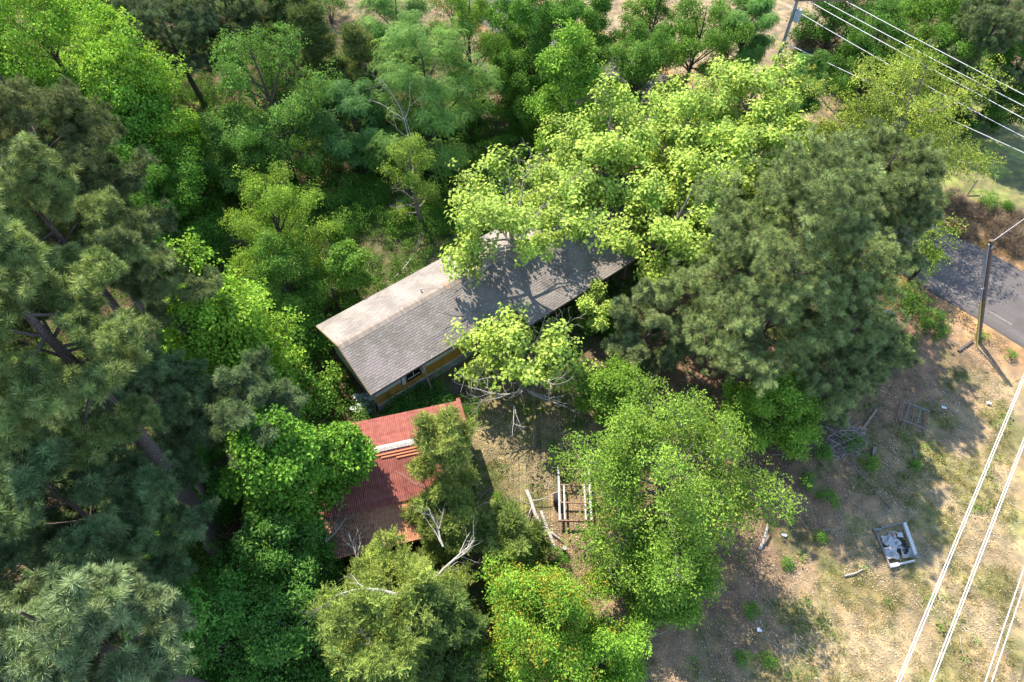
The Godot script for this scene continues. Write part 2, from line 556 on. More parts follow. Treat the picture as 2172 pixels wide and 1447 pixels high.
# A tree: trunk, limbs that leave it at rising heights and end on the crown's outline, side branches along the limbs and leafy twigs along these.
# o may hold: lean (Vector2, how far the top stands from the base), sx, sz (the crown's width and depth), tone, dense, trunk, parts, shape, bare (share of limbs without leaves), bend
func tree(called: String, label: String, category: String, kind: String, x: float, z: float, h: float, r: float, hb: float, seed_: int, o := {}, group := "") -> Node3D:
	var sp: Dictionary = SP[kind]
	rng.seed = seed_ * 7919 + 13
	var root := thing(called, label, category, Vector3(x, 0, z), 0.0, group)
	var lean: Vector2 = o.get("lean", Vector2.ZERO)
	var sx: float = o.get("sx", 1.0)
	var sz: float = o.get("sz", 1.0)
	var tone: Color = o.get("tone", Color(1, 1, 1))
	var dense: float = o.get("dense", 1.0)
	var shape: String = o.get("shape", sp.shape)
	var bare: float = o.get("bare", 0.0)
	var r0: float = o.get("trunk", 0.018 * h + 0.04)
	var bark: Material = M[o.get("bark", sp.bark)]
	var size: float = sp.size * o.get("size", 1.0)
	var flecks: bool = o.get("flecks", false)
	var ph := rnd(0, TAU)
	var wob := 0.022 * h
	var axis := func(y: float) -> Vector3:
		var t := y / h
		return Vector3(lean.x * t + wob * sin(t * 4.0 + ph) - wob * sin(ph), y, lean.y * t + wob * cos(t * 3.3 + ph) - wob * cos(ph))
	var b := MB.new()
	var tp := []
	var tr := []
	for k in 11:
		var t := k / 10.0
		tp.append(axis.call(lerpf(-0.25, h * 0.97, t)))
		tr.append(r0 * (1.0 - 0.93 * t) * (1.45 if k == 0 else 1.0) + 0.008)
	b.tube(tp, tr, 9)
	obj("trunk", b.mesh(bark), root)
	var lb := MB.new()
	var where := []
	var tint := []
	var limbs := int(sp.limbs * o.get("limbs", 1.0))
	for k in limbs:
		var t := (k + rng.randf()) / limbs
		var hy := lerpf(hb, h * 0.96, t)
		var az := 2.399963 * k + rnd(-0.35, 0.35) + ph
		var reach: float = r * outline(shape, t) * rnd(0.5, 1.2)
		var out := Vector3(cos(az) * sx, 0, sin(az) * sz)
		var end: Vector3 = axis.call(hy) + out * reach + Vector3(0, rnd(-0.09, 0.09) * h, 0)
		var rise: float = tan(lerpf(sp.e0, sp.e1, t)) * reach * 0.75
		var y0 := clampf(hy - rise, minf(0.35 * hb, 0.22 * h), h * 0.93)
		var start: Vector3 = axis.call(y0)
		var ctrl := start.lerp(end, 0.5) + Vector3(0, o.get("bend", 0.06) * reach, 0) + any_dir() * reach * 0.1
		var lr: float = r0 * (1.0 - 0.8 * y0 / h) * (0.27 if kind == "pine" else 0.42) + 0.008
		var lp := []
		var lrr := []
		var ln := 7
		for j in ln:
			var u := j / float(ln - 1)
			lp.append(start.lerp(ctrl, u).lerp(ctrl.lerp(end, u), u) + any_dir() * reach * 0.022 * (1.0 if j > 0 else 0.0))
			lrr.append(lr * (1.0 - 0.85 * u) + 0.004)
		lb.tube(lp, lrr, 5, false)
		var leafless := rng.randf() < bare
		for j in sp.subs:
			var s: float = lerpf(o.get("from", 0.35 if kind == "pine" else 0.35), 1.0, (j + rng.randf()) / sp.subs)
			var f := s * (ln - 1)
			var i0 := mini(int(f), ln - 2)
			var p: Vector3 = lp[i0].lerp(lp[i0 + 1], f - i0)
			var along: Vector3 = (lp[i0 + 1] - lp[i0]).normalized()
			var d := (along * rnd(0.3, 0.9) + along.cross(Vector3.UP).normalized() * (1.0 if j % 2 == 0 else -1.0) * rnd(0.35, 1.0) + Vector3(0, rnd(-0.3, 0.55), 0)).normalized()
			var l: float = r * sp.sub * (1.2 - 0.65 * s) * rnd(0.7, 1.15)
			var tip := p + d * l
			var knee := p.lerp(tip, 0.55) + any_dir() * l * 0.1
			lb.tube([p, knee, tip], [lr * 0.3 * (1.1 - s * 0.7) + 0.005, 0.006 + lr * 0.1, 0.004], 3, false)
			if leafless:
				for q in 3:
					var p2 := knee.lerp(tip, rng.randf())
					lb.tube([p2, p2 + (d + any_dir() * 0.9).normalized() * l * 0.45], [0.009, 0.003], 3, false)
				continue
			var shade := rnd(0.72, 1.25)
			var nt := int(sp.twigs * dense + rng.randf())
			for q in nt:
				var u := lerpf(0.2, 1.08, (q + rng.randf()) / nt)
				var at := p.lerp(knee, u / 0.55) if u < 0.55 else knee.lerp(tip, (u - 0.55) / 0.45)
				at += any_dir() * r * (0.1 if kind == "pine" else 0.11)
				var grow: Vector3 = (d * 0.5 + out.normalized() * 0.25 + Vector3.UP * sp.up + any_dir() * 0.45).normalized()
				where.append(Transform3D(facing(grow, rnd(0, TAU), size * rnd(0.75, 1.2)), at))
				tint.append(leaf_tone(sp, tone) * shade if not flecks or rng.randf() < 0.8 else Color(0.5, 0.44, 0.05) * rnd(0.7, 1.1))
	obj("limbs", lb.mesh(bark), root, "stuff")
	put_crown(root, sp, where, tint)
	return root


# a shrub: a few stems from one root and leafy sprigs through a low dome
func shrub(called: String, label: String, kind: String, x: float, z: float, r: float, h: float, count: int, seed_: int, tone := Color(1, 1, 1), group := "", size := 1.0, category := "shrub") -> Node3D:
	var sp: Dictionary = SP[kind]
	rng.seed = seed_ * 104729 + 5
	var root := thing(called, label, category, Vector3(x, 0, z), 0.0, group)
	var b := MB.new()
	var where := []
	var tint := []
	var stems := 9
	var tips := []
	for k in stems:
		var a := TAU * k / stems + rnd(-0.3, 0.3)
		var e := Vector3(cos(a) * r * rnd(0.3, 0.8), h * rnd(0.5, 0.95), sin(a) * r * rnd(0.3, 0.8))
		tips.append(e)
		b.tube([Vector3(e.x * 0.08, -0.05, e.z * 0.08), Vector3(e.x * 0.4, e.y * 0.6, e.z * 0.4), e], [0.014 * h + 0.006, 0.009 * h + 0.004, 0.004], 4, false)
	obj("stems", b.mesh(M.dark_bark), root, "stuff")
	for k in count:
		var lump: Vector3 = tips[rng.randi() % stems]
		var d := any_dir()
		var at := lump + Vector3(d.x * r * 0.45, d.y * h * 0.32, d.z * r * 0.45) * pow(rng.randf(), 0.45)
		if k % 4 == 0:
			at = Vector3(d.x * r * 0.85, absf(d.y) * h * 0.7, d.z * r * 0.85)
		at.y = maxf(at.y, 0.06)
		where.append(Transform3D(facing((Vector3.UP + Vector3(at.x, 0, at.z) / maxf(r, 0.1) * 0.6 + any_dir() * 0.4).normalized(), rnd(0, TAU), size * rnd(0.7, 1.2)), at))
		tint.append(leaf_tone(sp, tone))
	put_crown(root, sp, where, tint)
	return root


# a dead branching stem, bare and pale
func bare_wood(b: MB, from: Vector3, dir: Vector3, l: float, r: float, depth: int, spread := 0.7) -> void:
	var p := [from]
	var rr := [r]
	var d := dir
	var n := 5
	for k in n:
		d = (d + any_dir() * 0.22).normalized()
		p.append(p[-1] + d * l / n)
		rr.append(r * (1.0 - 0.62 * (k + 1) / n))
	b.tube(p, rr, 5 if depth > 1 else 3, depth > 1)
	if depth <= 0:
		return
	for k in 4 if depth > 1 else 3:
		var j := 2 + rng.randi() % 4
		bare_wood(b, p[j], (d + any_dir() * spread).normalized(), l * rnd(0.4, 0.65), rr[j] * 0.7, depth - 1, spread)


# ---------------------------------------------------------------- ground
const ROAD_N := Vector2(0.756, -0.655)
const ROAD_D := Vector2(0.655, 0.756)
const ROAD_AT := 42.0
const HOUSE_AT := Vector3(-7.21, 0, -19.31)
const SHED_AT := Vector3(-3.16, 0, -19.18)


func across_road(x: float, z: float) -> float:
	return x * ROAD_N.x + z * ROAD_N.y - ROAD_AT


func under_roof(x: float, z: float) -> bool:
	var a := deg_to_rad(38.4)
	var d := Vector2(x - HOUSE_AT.x, z - HOUSE_AT.z)
	var p := Vector2(d.x * cos(a) - d.y * sin(a), d.x * sin(a) + d.y * cos(a))
	if p.x > 0.2 and p.x < 21.8 and p.y > -5.4 and p.y < -0.45:
		return true
	a = deg_to_rad(14.2)
	d = Vector2(x - SHED_AT.x, z - SHED_AT.z)
	p = Vector2(d.x * cos(a) - d.y * sin(a), d.x * sin(a) + d.y * cos(a))
	return p.x > -6.7 and p.x < 0.1 and p.y > 0.2 and p.y < 4.7


var soil_kept := []


# the same, read from a grid of places half a metre apart
func ground_near(x: float, z: float) -> Array:
	if soil_kept.is_empty():
		for j in 160:
			for i in 210:
				soil_kept.append(ground_at(-52.0 + 0.5 * i, -78.0 + 0.5 * j))
	return soil_kept[clampi(int((z + 78.0) * 2.0), 0, 159) * 210 + clampi(int((x + 52.0) * 2.0), 0, 209)]


# what the ground is at a place: [colour, grass, litter, colour of the grass]
func ground_at(x: float, z: float) -> Array:
	var wx := x + 1.6 * soft.get_noise_2d(x * 3.0, z * 3.0)
	var wz := z + 1.6 * soft.get_noise_2d(x * 3.0 + 90.0, z * 3.0)
	var total := 0.012
	var c := Color(0.115, 0.066, 0.036) * total
	var grass := 0.1 * total
	var litter := 0.5 * total
	var g := Color(0.12, 0.16, 0.04) * total
	for q in SOILS:
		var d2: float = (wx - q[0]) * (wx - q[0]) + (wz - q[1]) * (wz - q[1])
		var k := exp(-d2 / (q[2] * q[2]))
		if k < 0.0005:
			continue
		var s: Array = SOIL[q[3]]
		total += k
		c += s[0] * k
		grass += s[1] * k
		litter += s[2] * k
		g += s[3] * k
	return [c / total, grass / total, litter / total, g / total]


func make_ground() -> void:
	var patch := FastNoiseLite.new()
	patch.frequency = 0.32
	patch.fractal_octaves = 3
	patch.seed = 21
	var coarse := Image.create(400, 400, false, Image.FORMAT_RGBF)
	for j in 400:
		for i in 400:
			var x := -64.0 + 128.0 * (i + 0.5) / 400.0
			var z := -100.0 + 128.0 * (j + 0.5) / 400.0
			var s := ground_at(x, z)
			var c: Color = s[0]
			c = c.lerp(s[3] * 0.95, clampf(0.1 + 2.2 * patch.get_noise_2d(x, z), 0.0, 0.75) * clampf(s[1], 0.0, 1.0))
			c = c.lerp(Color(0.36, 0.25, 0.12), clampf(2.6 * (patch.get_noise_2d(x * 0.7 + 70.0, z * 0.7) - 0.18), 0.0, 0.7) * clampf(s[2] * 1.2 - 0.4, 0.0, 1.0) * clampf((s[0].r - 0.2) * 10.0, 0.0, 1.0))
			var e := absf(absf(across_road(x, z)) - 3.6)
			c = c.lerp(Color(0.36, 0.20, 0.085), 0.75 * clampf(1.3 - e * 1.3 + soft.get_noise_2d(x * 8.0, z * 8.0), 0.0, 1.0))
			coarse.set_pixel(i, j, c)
	coarse.resize(1024, 1024, Image.INTERPOLATE_CUBIC)
	var f := FastNoiseLite.new()
	f.frequency = 0.035
	f.fractal_octaves = 5
	f.seed = 3
	var n1 := f.get_image(1024, 1024)
	f.frequency = 0.16
	f.fractal_octaves = 3
	f.seed = 9
	var n2 := f.get_image(1024, 1024)
	var b1 := n1.get_data()
	var b2 := n2.get_data()
	var src := coarse.get_data().to_float32_array()
	var out := PackedByteArray()
	out.resize(1024 * 1024 * 3)
	for k in 1024 * 1024:
		var a := b1[k] / 255.0
		var d := b2[k] / 255.0
		var s := (0.62 + 0.9 * a) * (0.55 + 1.0 * d)
		var warm := 1.0 + 0.22 * (d - 0.5)
		out[k * 3] = int(255.0 * pow(clampf(src[k * 3] * s * warm, 0.0, 1.0), 0.4545))
		out[k * 3 + 1] = int(255.0 * pow(clampf(src[k * 3 + 1] * s, 0.0, 1.0), 0.4545))
		out[k * 3 + 2] = int(255.0 * pow(clampf(src[k * 3 + 2] * s / warm, 0.0, 1.0), 0.4545))
	var m := StandardMaterial3D.new()
	m.albedo_texture = ImageTexture.create_from_image(Image.create_from_data(1024, 1024, false, Image.FORMAT_RGB8, out))
	m.texture_repeat = false
	m.roughness = 0.97
	m.detail_enabled = true
	m.detail_blend_mode = BaseMaterial3D.BLEND_MODE_MUL
	m.detail_uv_layer = BaseMaterial3D.DETAIL_UV_2
	m.detail_albedo = noise_tex(0.06, Color(0.42, 0.4, 0.37), Color(1.0, 1.0, 1.0), 512)
	var xs := [-1600.0, -500.0, -200.0, -100.0]
	for k in 65:
		xs.append(-64.0 + 2.0 * k)
	xs.append_array([100.0, 200.0, 500.0, 1600.0])
	var zs := [-1700.0, -600.0, -250.0, -140.0]
	for k in 65:
		zs.append(-100.0 + 2.0 * k)
	zs.append_array([60.0, 200.0, 500.0, 1600.0])
	var v := PackedVector3Array()
	var uv := PackedVector2Array()
	var uv2 := PackedVector2Array()
	var idx := PackedInt32Array()
	var nx := xs.size()
	for z in zs:
		for x in xs:
			var y := 0.05 * soft.get_noise_2d(x * 4.0, z * 4.0) - 0.03
			if across_road(x, z) > 3.5:
				y += 0.35 * smoothstep(3.5, 8.0, across_road(x, z))
			v.append(Vector3(x, y, z))
			uv.append(Vector2((x + 64.0) / 128.0, (z + 100.0) / 128.0))
			uv2.append(Vector2(x, z) * 0.23)
	for j in zs.size() - 1:
		for i in nx - 1:
			var a := j * nx + i
			for q in [a, a + 1, a + nx, a + 1, a + nx + 1, a + nx]:
				idx.append(q)
	var arr := []
	arr.resize(Mesh.ARRAY_MAX)
	arr[Mesh.ARRAY_VERTEX] = v
	var nn := PackedVector3Array()
	nn.resize(v.size())
	nn.fill(Vector3.UP)
	arr[Mesh.ARRAY_NORMAL] = nn
	arr[Mesh.ARRAY_TEX_UV] = uv
	arr[Mesh.ARRAY_TEX_UV2] = uv2
	arr[Mesh.ARRAY_INDEX] = idx
	var am := ArrayMesh.new()
	am.add_surface_from_arrays(Mesh.PRIMITIVE_TRIANGLES, arr)
	am.surface_set_material(0, m)
	obj("ground", am, null, "structure")


func road_point(t: float, n: float, y: float) -> Vector3:
	var p := ROAD_N * (ROAD_AT + n) + ROAD_D * t
	return Vector3(p.x, y, p.y)


func make_road() -> void:
	var w := 128
	var l := 1024
	var im := Image.create(w, l, false, Image.FORMAT_RGB8)
	var f := FastNoiseLite.new()
	f.frequency = 0.02
	f.fractal_octaves = 4
	rng.seed = 5
	for j in l:
		for i in w:
			var a := (i + 0.5) / w
			var lane := absf(fmod(a * 2.0, 1.0) - 0.5) * 2.0   # 0 in the middle of a lane, 1 at its edges
			var k := 0.088 + 0.022 * exp(-pow((lane - 0.5) * 5.0, 2.0))
			k *= 1.0 + 0.28 * f.get_noise_2d(i * 1.6, j * 0.3) + rnd(-0.09, 0.09)
			var e := minf(a, 1.0 - a)
			k *= lerpf(0.72, 1.0, smoothstep(0.0, 0.06, e + 0.02 * f.get_noise_2d(j, 4.0)))
			var c := Color(k * 1.1, k * 0.97, k * 0.93)
			if absf(a - 0.185) < 0.012 + 0.006 * f.get_noise_2d(3.0, j * 2.0) and j > 520:
				c = c.lerp(Color(0.22, 0.19, 0.16), 0.75)
			im.set_pixel(i, j, c.linear_to_srgb())
	var m := StandardMaterial3D.new()
	m.albedo_texture = ImageTexture.create_from_image(im)
	m.roughness = 0.88
	var v := PackedVector3Array()
	var n := PackedVector3Array()
	var uv := PackedVector2Array()
	var idx := PackedInt32Array()
	var rows := 180
	for k in rows + 1:
		var t := -130.0 + 200.0 * k / rows
		var jag := 0.14 * soft.get_noise_2d(t * 16.0, 0.0)
		var jag2 := 0.14 * soft.get_noise_2d(t * 16.0, 50.0)
		var prof := [[-3.12 + jag, -0.06], [-3.05 + jag, 0.035], [-1.5, 0.075], [0.0, 0.1], [1.5, 0.075], [3.05 + jag2, 0.035], [3.12 + jag2, -0.06]]
		for q in prof:
			v.append(road_point(t, q[0], q[1]))
			n.append(Vector3.UP)
			uv.append(Vector2((q[0] + 3.12) / 6.24, t / 60.0))
	for k in rows:
		for q in 6:
			var a := k * 7 + q
			for x in [a, a + 1, a + 7, a + 1, a + 8, a + 7]:
				idx.append(x)
	var arr := []
	arr.resize(Mesh.ARRAY_MAX)
	arr[Mesh.ARRAY_VERTEX] = v
	arr[Mesh.ARRAY_NORMAL] = n
	arr[Mesh.ARRAY_TEX_UV] = uv
	arr[Mesh.ARRAY_INDEX] = idx
	var am := ArrayMesh.new()
	am.add_surface_from_arrays(Mesh.PRIMITIVE_TRIANGLES, arr)
	am.surface_set_material(0, m)
	obj("road", am, null, "structure")
	# the tarred crack across the lanes
	var b := MB.new()
	var pts := []
	for k in 9:
		var u := k / 8.0
		pts.append(road_point(2.0 + 0.5 * u + rnd(-0.05, 0.05), lerpf(-2.9, 2.9, u), 0.115 - 0.07 * absf(u - 0.5) * 2.0))
	for k in 8:
		var s := Vector3(ROAD_D.x, 0, ROAD_D.y) * 0.02
		b.quad(pts[k] - s, pts[k + 1] - s, pts[k + 1] + s, pts[k] + s)
	obj("road_crack", b.mesh(mat(Color(0.03, 0.03, 0.03), 0.8)), null, "structure")


func make_undergrowth() -> void:
	rng.seed = 88
	var where := [[], [], []]
	var tint := [[], [], []]
	var patch := FastNoiseLite.new()
	patch.frequency = 0.12
	patch.seed = 5
	var sp: Dictionary = SP.bush
	for k in 110000:
		var x := rnd(-46, 44)
		var z := rnd(-74, 0)
		if absf(x) > 19.0 + absf(z) * 0.42 or absf(across_road(x, z)) < 4.2 or under_roof(x, z):
			continue
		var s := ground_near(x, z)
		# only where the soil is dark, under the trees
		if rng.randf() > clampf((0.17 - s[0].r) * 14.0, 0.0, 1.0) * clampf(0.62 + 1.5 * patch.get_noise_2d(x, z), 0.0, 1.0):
			continue
		var q := rng.randi() % 3
		where[q].append(Transform3D(facing((Vector3.UP + any_dir() * 0.4).normalized(), rnd(0, TAU), rnd(0.6, 1.2)), Vector3(x, rnd(0.05, 1.3) * rng.randf() + 0.05, z)))
		tint[q].append(leaf_tone(sp, Color(0.95, 1.0, 0.8) * rnd(0.7, 1.15)))
	for q in 3:
		tag(scatter("undergrowth", sp.leaf[q], where[q], tint[q]), ["mixed green undergrowth on the forest floor", "leafy undergrowth between the tree trunks", "low creepers and seedlings under the trees"][q], "undergrowth")


func make_ground_cover() -> void:
	rng.seed = 77
	var dull := painted()
	var green := [grass_tuft(M.soft_leaf, 16, 0.24, 0.16), grass_tuft(M.soft_leaf, 22, 0.16, 0.22)]
	var leaf := []
	for k in 3:
		var b := MB.new()
		for q in 10:
			var d := any_dir()
			d.y *= 0.2
			one_leaf(b, Vector3(rnd(-0.45, 0.45), 0.006 + 0.002 * q, rnd(-0.45, 0.45)), d.normalized(), (Vector3.UP + any_dir() * 0.4).normalized(), rnd(0.05, 0.1), rnd(0.03, 0.055), 0.06)
		leaf.append(b.mesh(dull, true))
	var stick := MB.new()
	stick.col = Color(1, 1, 1)
	stick.tube([Vector3(-0.4, 0.03, 0), Vector3(0, 0.05, 0.05), Vector3(0.45, 0.03, -0.03)], [0.012, 0.011, 0.006], 4)
	stick.tube([Vector3(0, 0.05, 0.05), Vector3(0.2, 0.07, 0.25)], [0.008, 0.003], 3)
	var stick_mesh := stick.mesh(dull)
	var gw := [[], []]
	var gt := [[], []]
	var lw := [[], [], []]
	var lt := [[], [], []]
	var ww := []
	var wt := []
	var sw := []
	var st := []
	var weed: Dictionary = SP.weed
	var patch := FastNoiseLite.new()
	patch.frequency = 0.32
	patch.fractal_octaves = 3
	patch.seed = 21
	for k in 330000:
		# closer together where the camera would see more of them: nearer than 60 m from the house
		var x := rnd(-46, 46)
		var z := rnd(-74, 0)
		if absf(x) > 19.0 + absf(z) * 0.42 or absf(across_road(x, z)) < 3.2 or under_roof(x, z):
			continue
		var g := ground_near(x + rnd(-0.5, 0.5), z + rnd(-0.5, 0.5))
		var far := clampf(1.0 + (z + 30.0) / 60.0, 0.35, 1.0)
		var pn := patch.get_noise_2d(x, z)
		var roll := rng.randf()
		if roll < 0.5:
			if rng.randf() < g[1] * far * clampf(0.6 + 1.7 * pn, 0.04, 1.4):
				var q := rng.randi() % 2
				gw[q].append(Transform3D(Basis(Vector3.UP, rnd(0, TAU)).scaled(Vector3.ONE * rnd(0.6, 1.35)), Vector3(x, -0.02, z)))
				var c: Color = g[3] * rnd(0.65, 1.35)
				gt[q].append(Color(c.r * rnd(0.85, 1.2), c.g, c.b))
		elif roll < 0.93:
			if rng.randf() < g[2] * far * clampf(0.8 - 1.2 * pn, 0.15, 1.0):
				var q := rng.randi() % 3
				lw[q].append(Transform3D(Basis(Vector3.UP, rnd(0, TAU)).scaled(Vector3.ONE * rnd(0.6, 1.15)), Vector3(x, 0.0, z)))
				var c := Color(0.36, 0.25, 0.14).lerp(Color(0.75, 0.62, 0.43), pow(rng.randf(), 2.0)) * Color(1, 1, 1).lerp(Color(0.72, 0.5, 0.42), clampf(1.2 - g[0].r * 4.2, 0.0, 1.0))
				lt[q].append(c * rnd(0.6, 1.1))
		elif roll < 0.975:
			if pn > -0.05 and rng.randf() < 0.3:
				ww.append(Transform3D(facing((Vector3.UP + any_dir() * 0.2).normalized(), rnd(0, TAU), rnd(0.6, 1.9)), Vector3(x, 0.08, z)))
				wt.append(leaf_tone(weed, Color(1, 1, 1) * rnd(0.6, 1.1)))
		elif rng.randf() < 0.3:
			sw.append(Transform3D(Basis(Vector3.UP, rnd(0, TAU)).scaled(Vector3.ONE * rnd(0.4, 1.5)), Vector3(x, 0.0, z)))
			st.append(Color(0.22, 0.18, 0.14).lerp(Color(0.48, 0.44, 0.38), rng.randf()))
	for q in 2:
		tag(scatter("grass" if q == 0 else "short_grass", green[q], gw[q], gt[q]), ["taller tufts of dry and green grass", "short patchy grass on the open ground"][q], "grass")
	for q in 3:
		tag(scatter("fallen_leaves", leaf[q], lw[q], lt[q]), ["pale dead leaves lying on the bare soil", "brown leaf litter over the ground", "scattered curled dry leaves on the grass"][q], "leaf litter")
	tag(scatter("weeds", weed.leaf[0], ww, wt), "low green weeds sprouting through the litter", "weeds")
	tag(scatter("fallen_twigs", stick_mesh, sw, st), "small fallen twigs strewn over the ground", "twigs")


# ---------------------------------------------------------------- house
func roof_slope(root: Node3D, name_: String, x0: float, x1: float, eave: Vector2, top: Vector2, singles: int, seed_: int, warm := 1.0, from_k := 0) -> void:
	rng.seed = seed_
	var down := Vector3(0, eave.y - top.y, eave.x - top.x)
	var l := down.length()
	down /= l
	var nrm := down.cross(Vector3.RIGHT)
	if nrm.y < 0:
		nrm = -nrm
	var basis := Basis(nrm.cross(down), nrm, down)
	var courses := int(l / 0.141)
	var step := l / courses
	var rest := MB.new()
	var kinds := []
	var base := Color(0.20 * warm, 0.176 * warm, 0.163 * warm)
	for k in 7:
		var b := MB.new()
		var g := 0.78 + 0.07 * k
		b.col = Color(base.r * g, base.g * g * rnd(0.97, 1.03), base.b * g * rnd(0.95, 1.04))
		tab(b, Transform3D(), step)
		kinds.append(b.mesh(M.painted))
	var made := from_k
	var streak := FastNoiseLite.new()
	streak.frequency = 0.5
	streak.seed = seed_
	var tabs := int((x1 - x0) / 0.305)
	for c in courses:
		for t in tabs + 1:
			var x := x0 + (t + (0.5 if c % 2 == 0 else 0.0)) * 0.305
			var half := 1.0
			if x < x0 + 0.1:
				half = 0.5
				x = x0 + 0.076
			if x + 0.15 > x1 + 0.02:
				continue
			var p := Vector3(x, eave.y, eave.x) - down * (step * (c + 0.5)) + nrm * 0.012
			var tr := Transform3D(basis * Basis(Vector3.UP, rnd(-0.012, 0.012)) * Basis.from_scale(Vector3(half, 1, 1)), p + nrm * rnd(0.0, 0.003))
			var g := 0.5 + 1.05 * streak.get_noise_2d(x * 1.3, c * 0.09) + 0.28 * rnd(-1, 1)
			if t < singles:
				piece("shingle", made, kinds[clampi(int(g * 7.0), 0, 6)], root, tr)
				made += 1
			else:
				g = 0.78 + 0.42 * clampf(g, 0.0, 1.0)
				rest.col = Color(base.r * g, base.g * g * rnd(0.97, 1.03), base.b * g * rnd(0.95, 1.04))
				tab(rest, tr, step)
	if rest.v.size():
		obj(name_, rest.mesh(M.painted), root, "stuff")


# one tab: thick at its lower edge, thin where the next course covers it
func tab(b: MB, t: Transform3D, step: float) -> void:
	var w := 0.147
	var h := step * 0.53
	var p := [Vector3(-w, 0.001, -h), Vector3(w, 0.001, -h), Vector3(w, 0.0135, h), Vector3(-w, 0.0135, h), Vector3(w, -0.006, h), Vector3(-w, -0.006, h), Vector3(w, -0.006, -h), Vector3(-w, -0.006, -h)]
	for k in 8:
		p[k] = t * p[k]
	b.quad(p[3], p[2], p[1], p[0])
	b.quad(p[5], p[4], p[2], p[3])
	b.quad(p[4], p[6], p[1], p[2])
	b.quad(p[7], p[5], p[3], p[0])


func slab(b: MB, x0: float, x1: float, a: Vector2, d: Vector2, thick: float) -> void:
	var down := Vector3(0, d.y - a.y, d.x - a.x)
	var l := down.length()
	down /= l
	var nrm := down.cross(Vector3.RIGHT)
	if nrm.y < 0:
		nrm = -nrm
	var mid := Vector3((x0 + x1) / 2.0, (a.y + d.y) / 2.0, (a.x + d.x) / 2.0) - nrm * (thick / 2.0 + 0.002)
	b.box(Transform3D(Basis(nrm.cross(down), nrm, down), mid), Vector3(x1 - x0, thick, l))


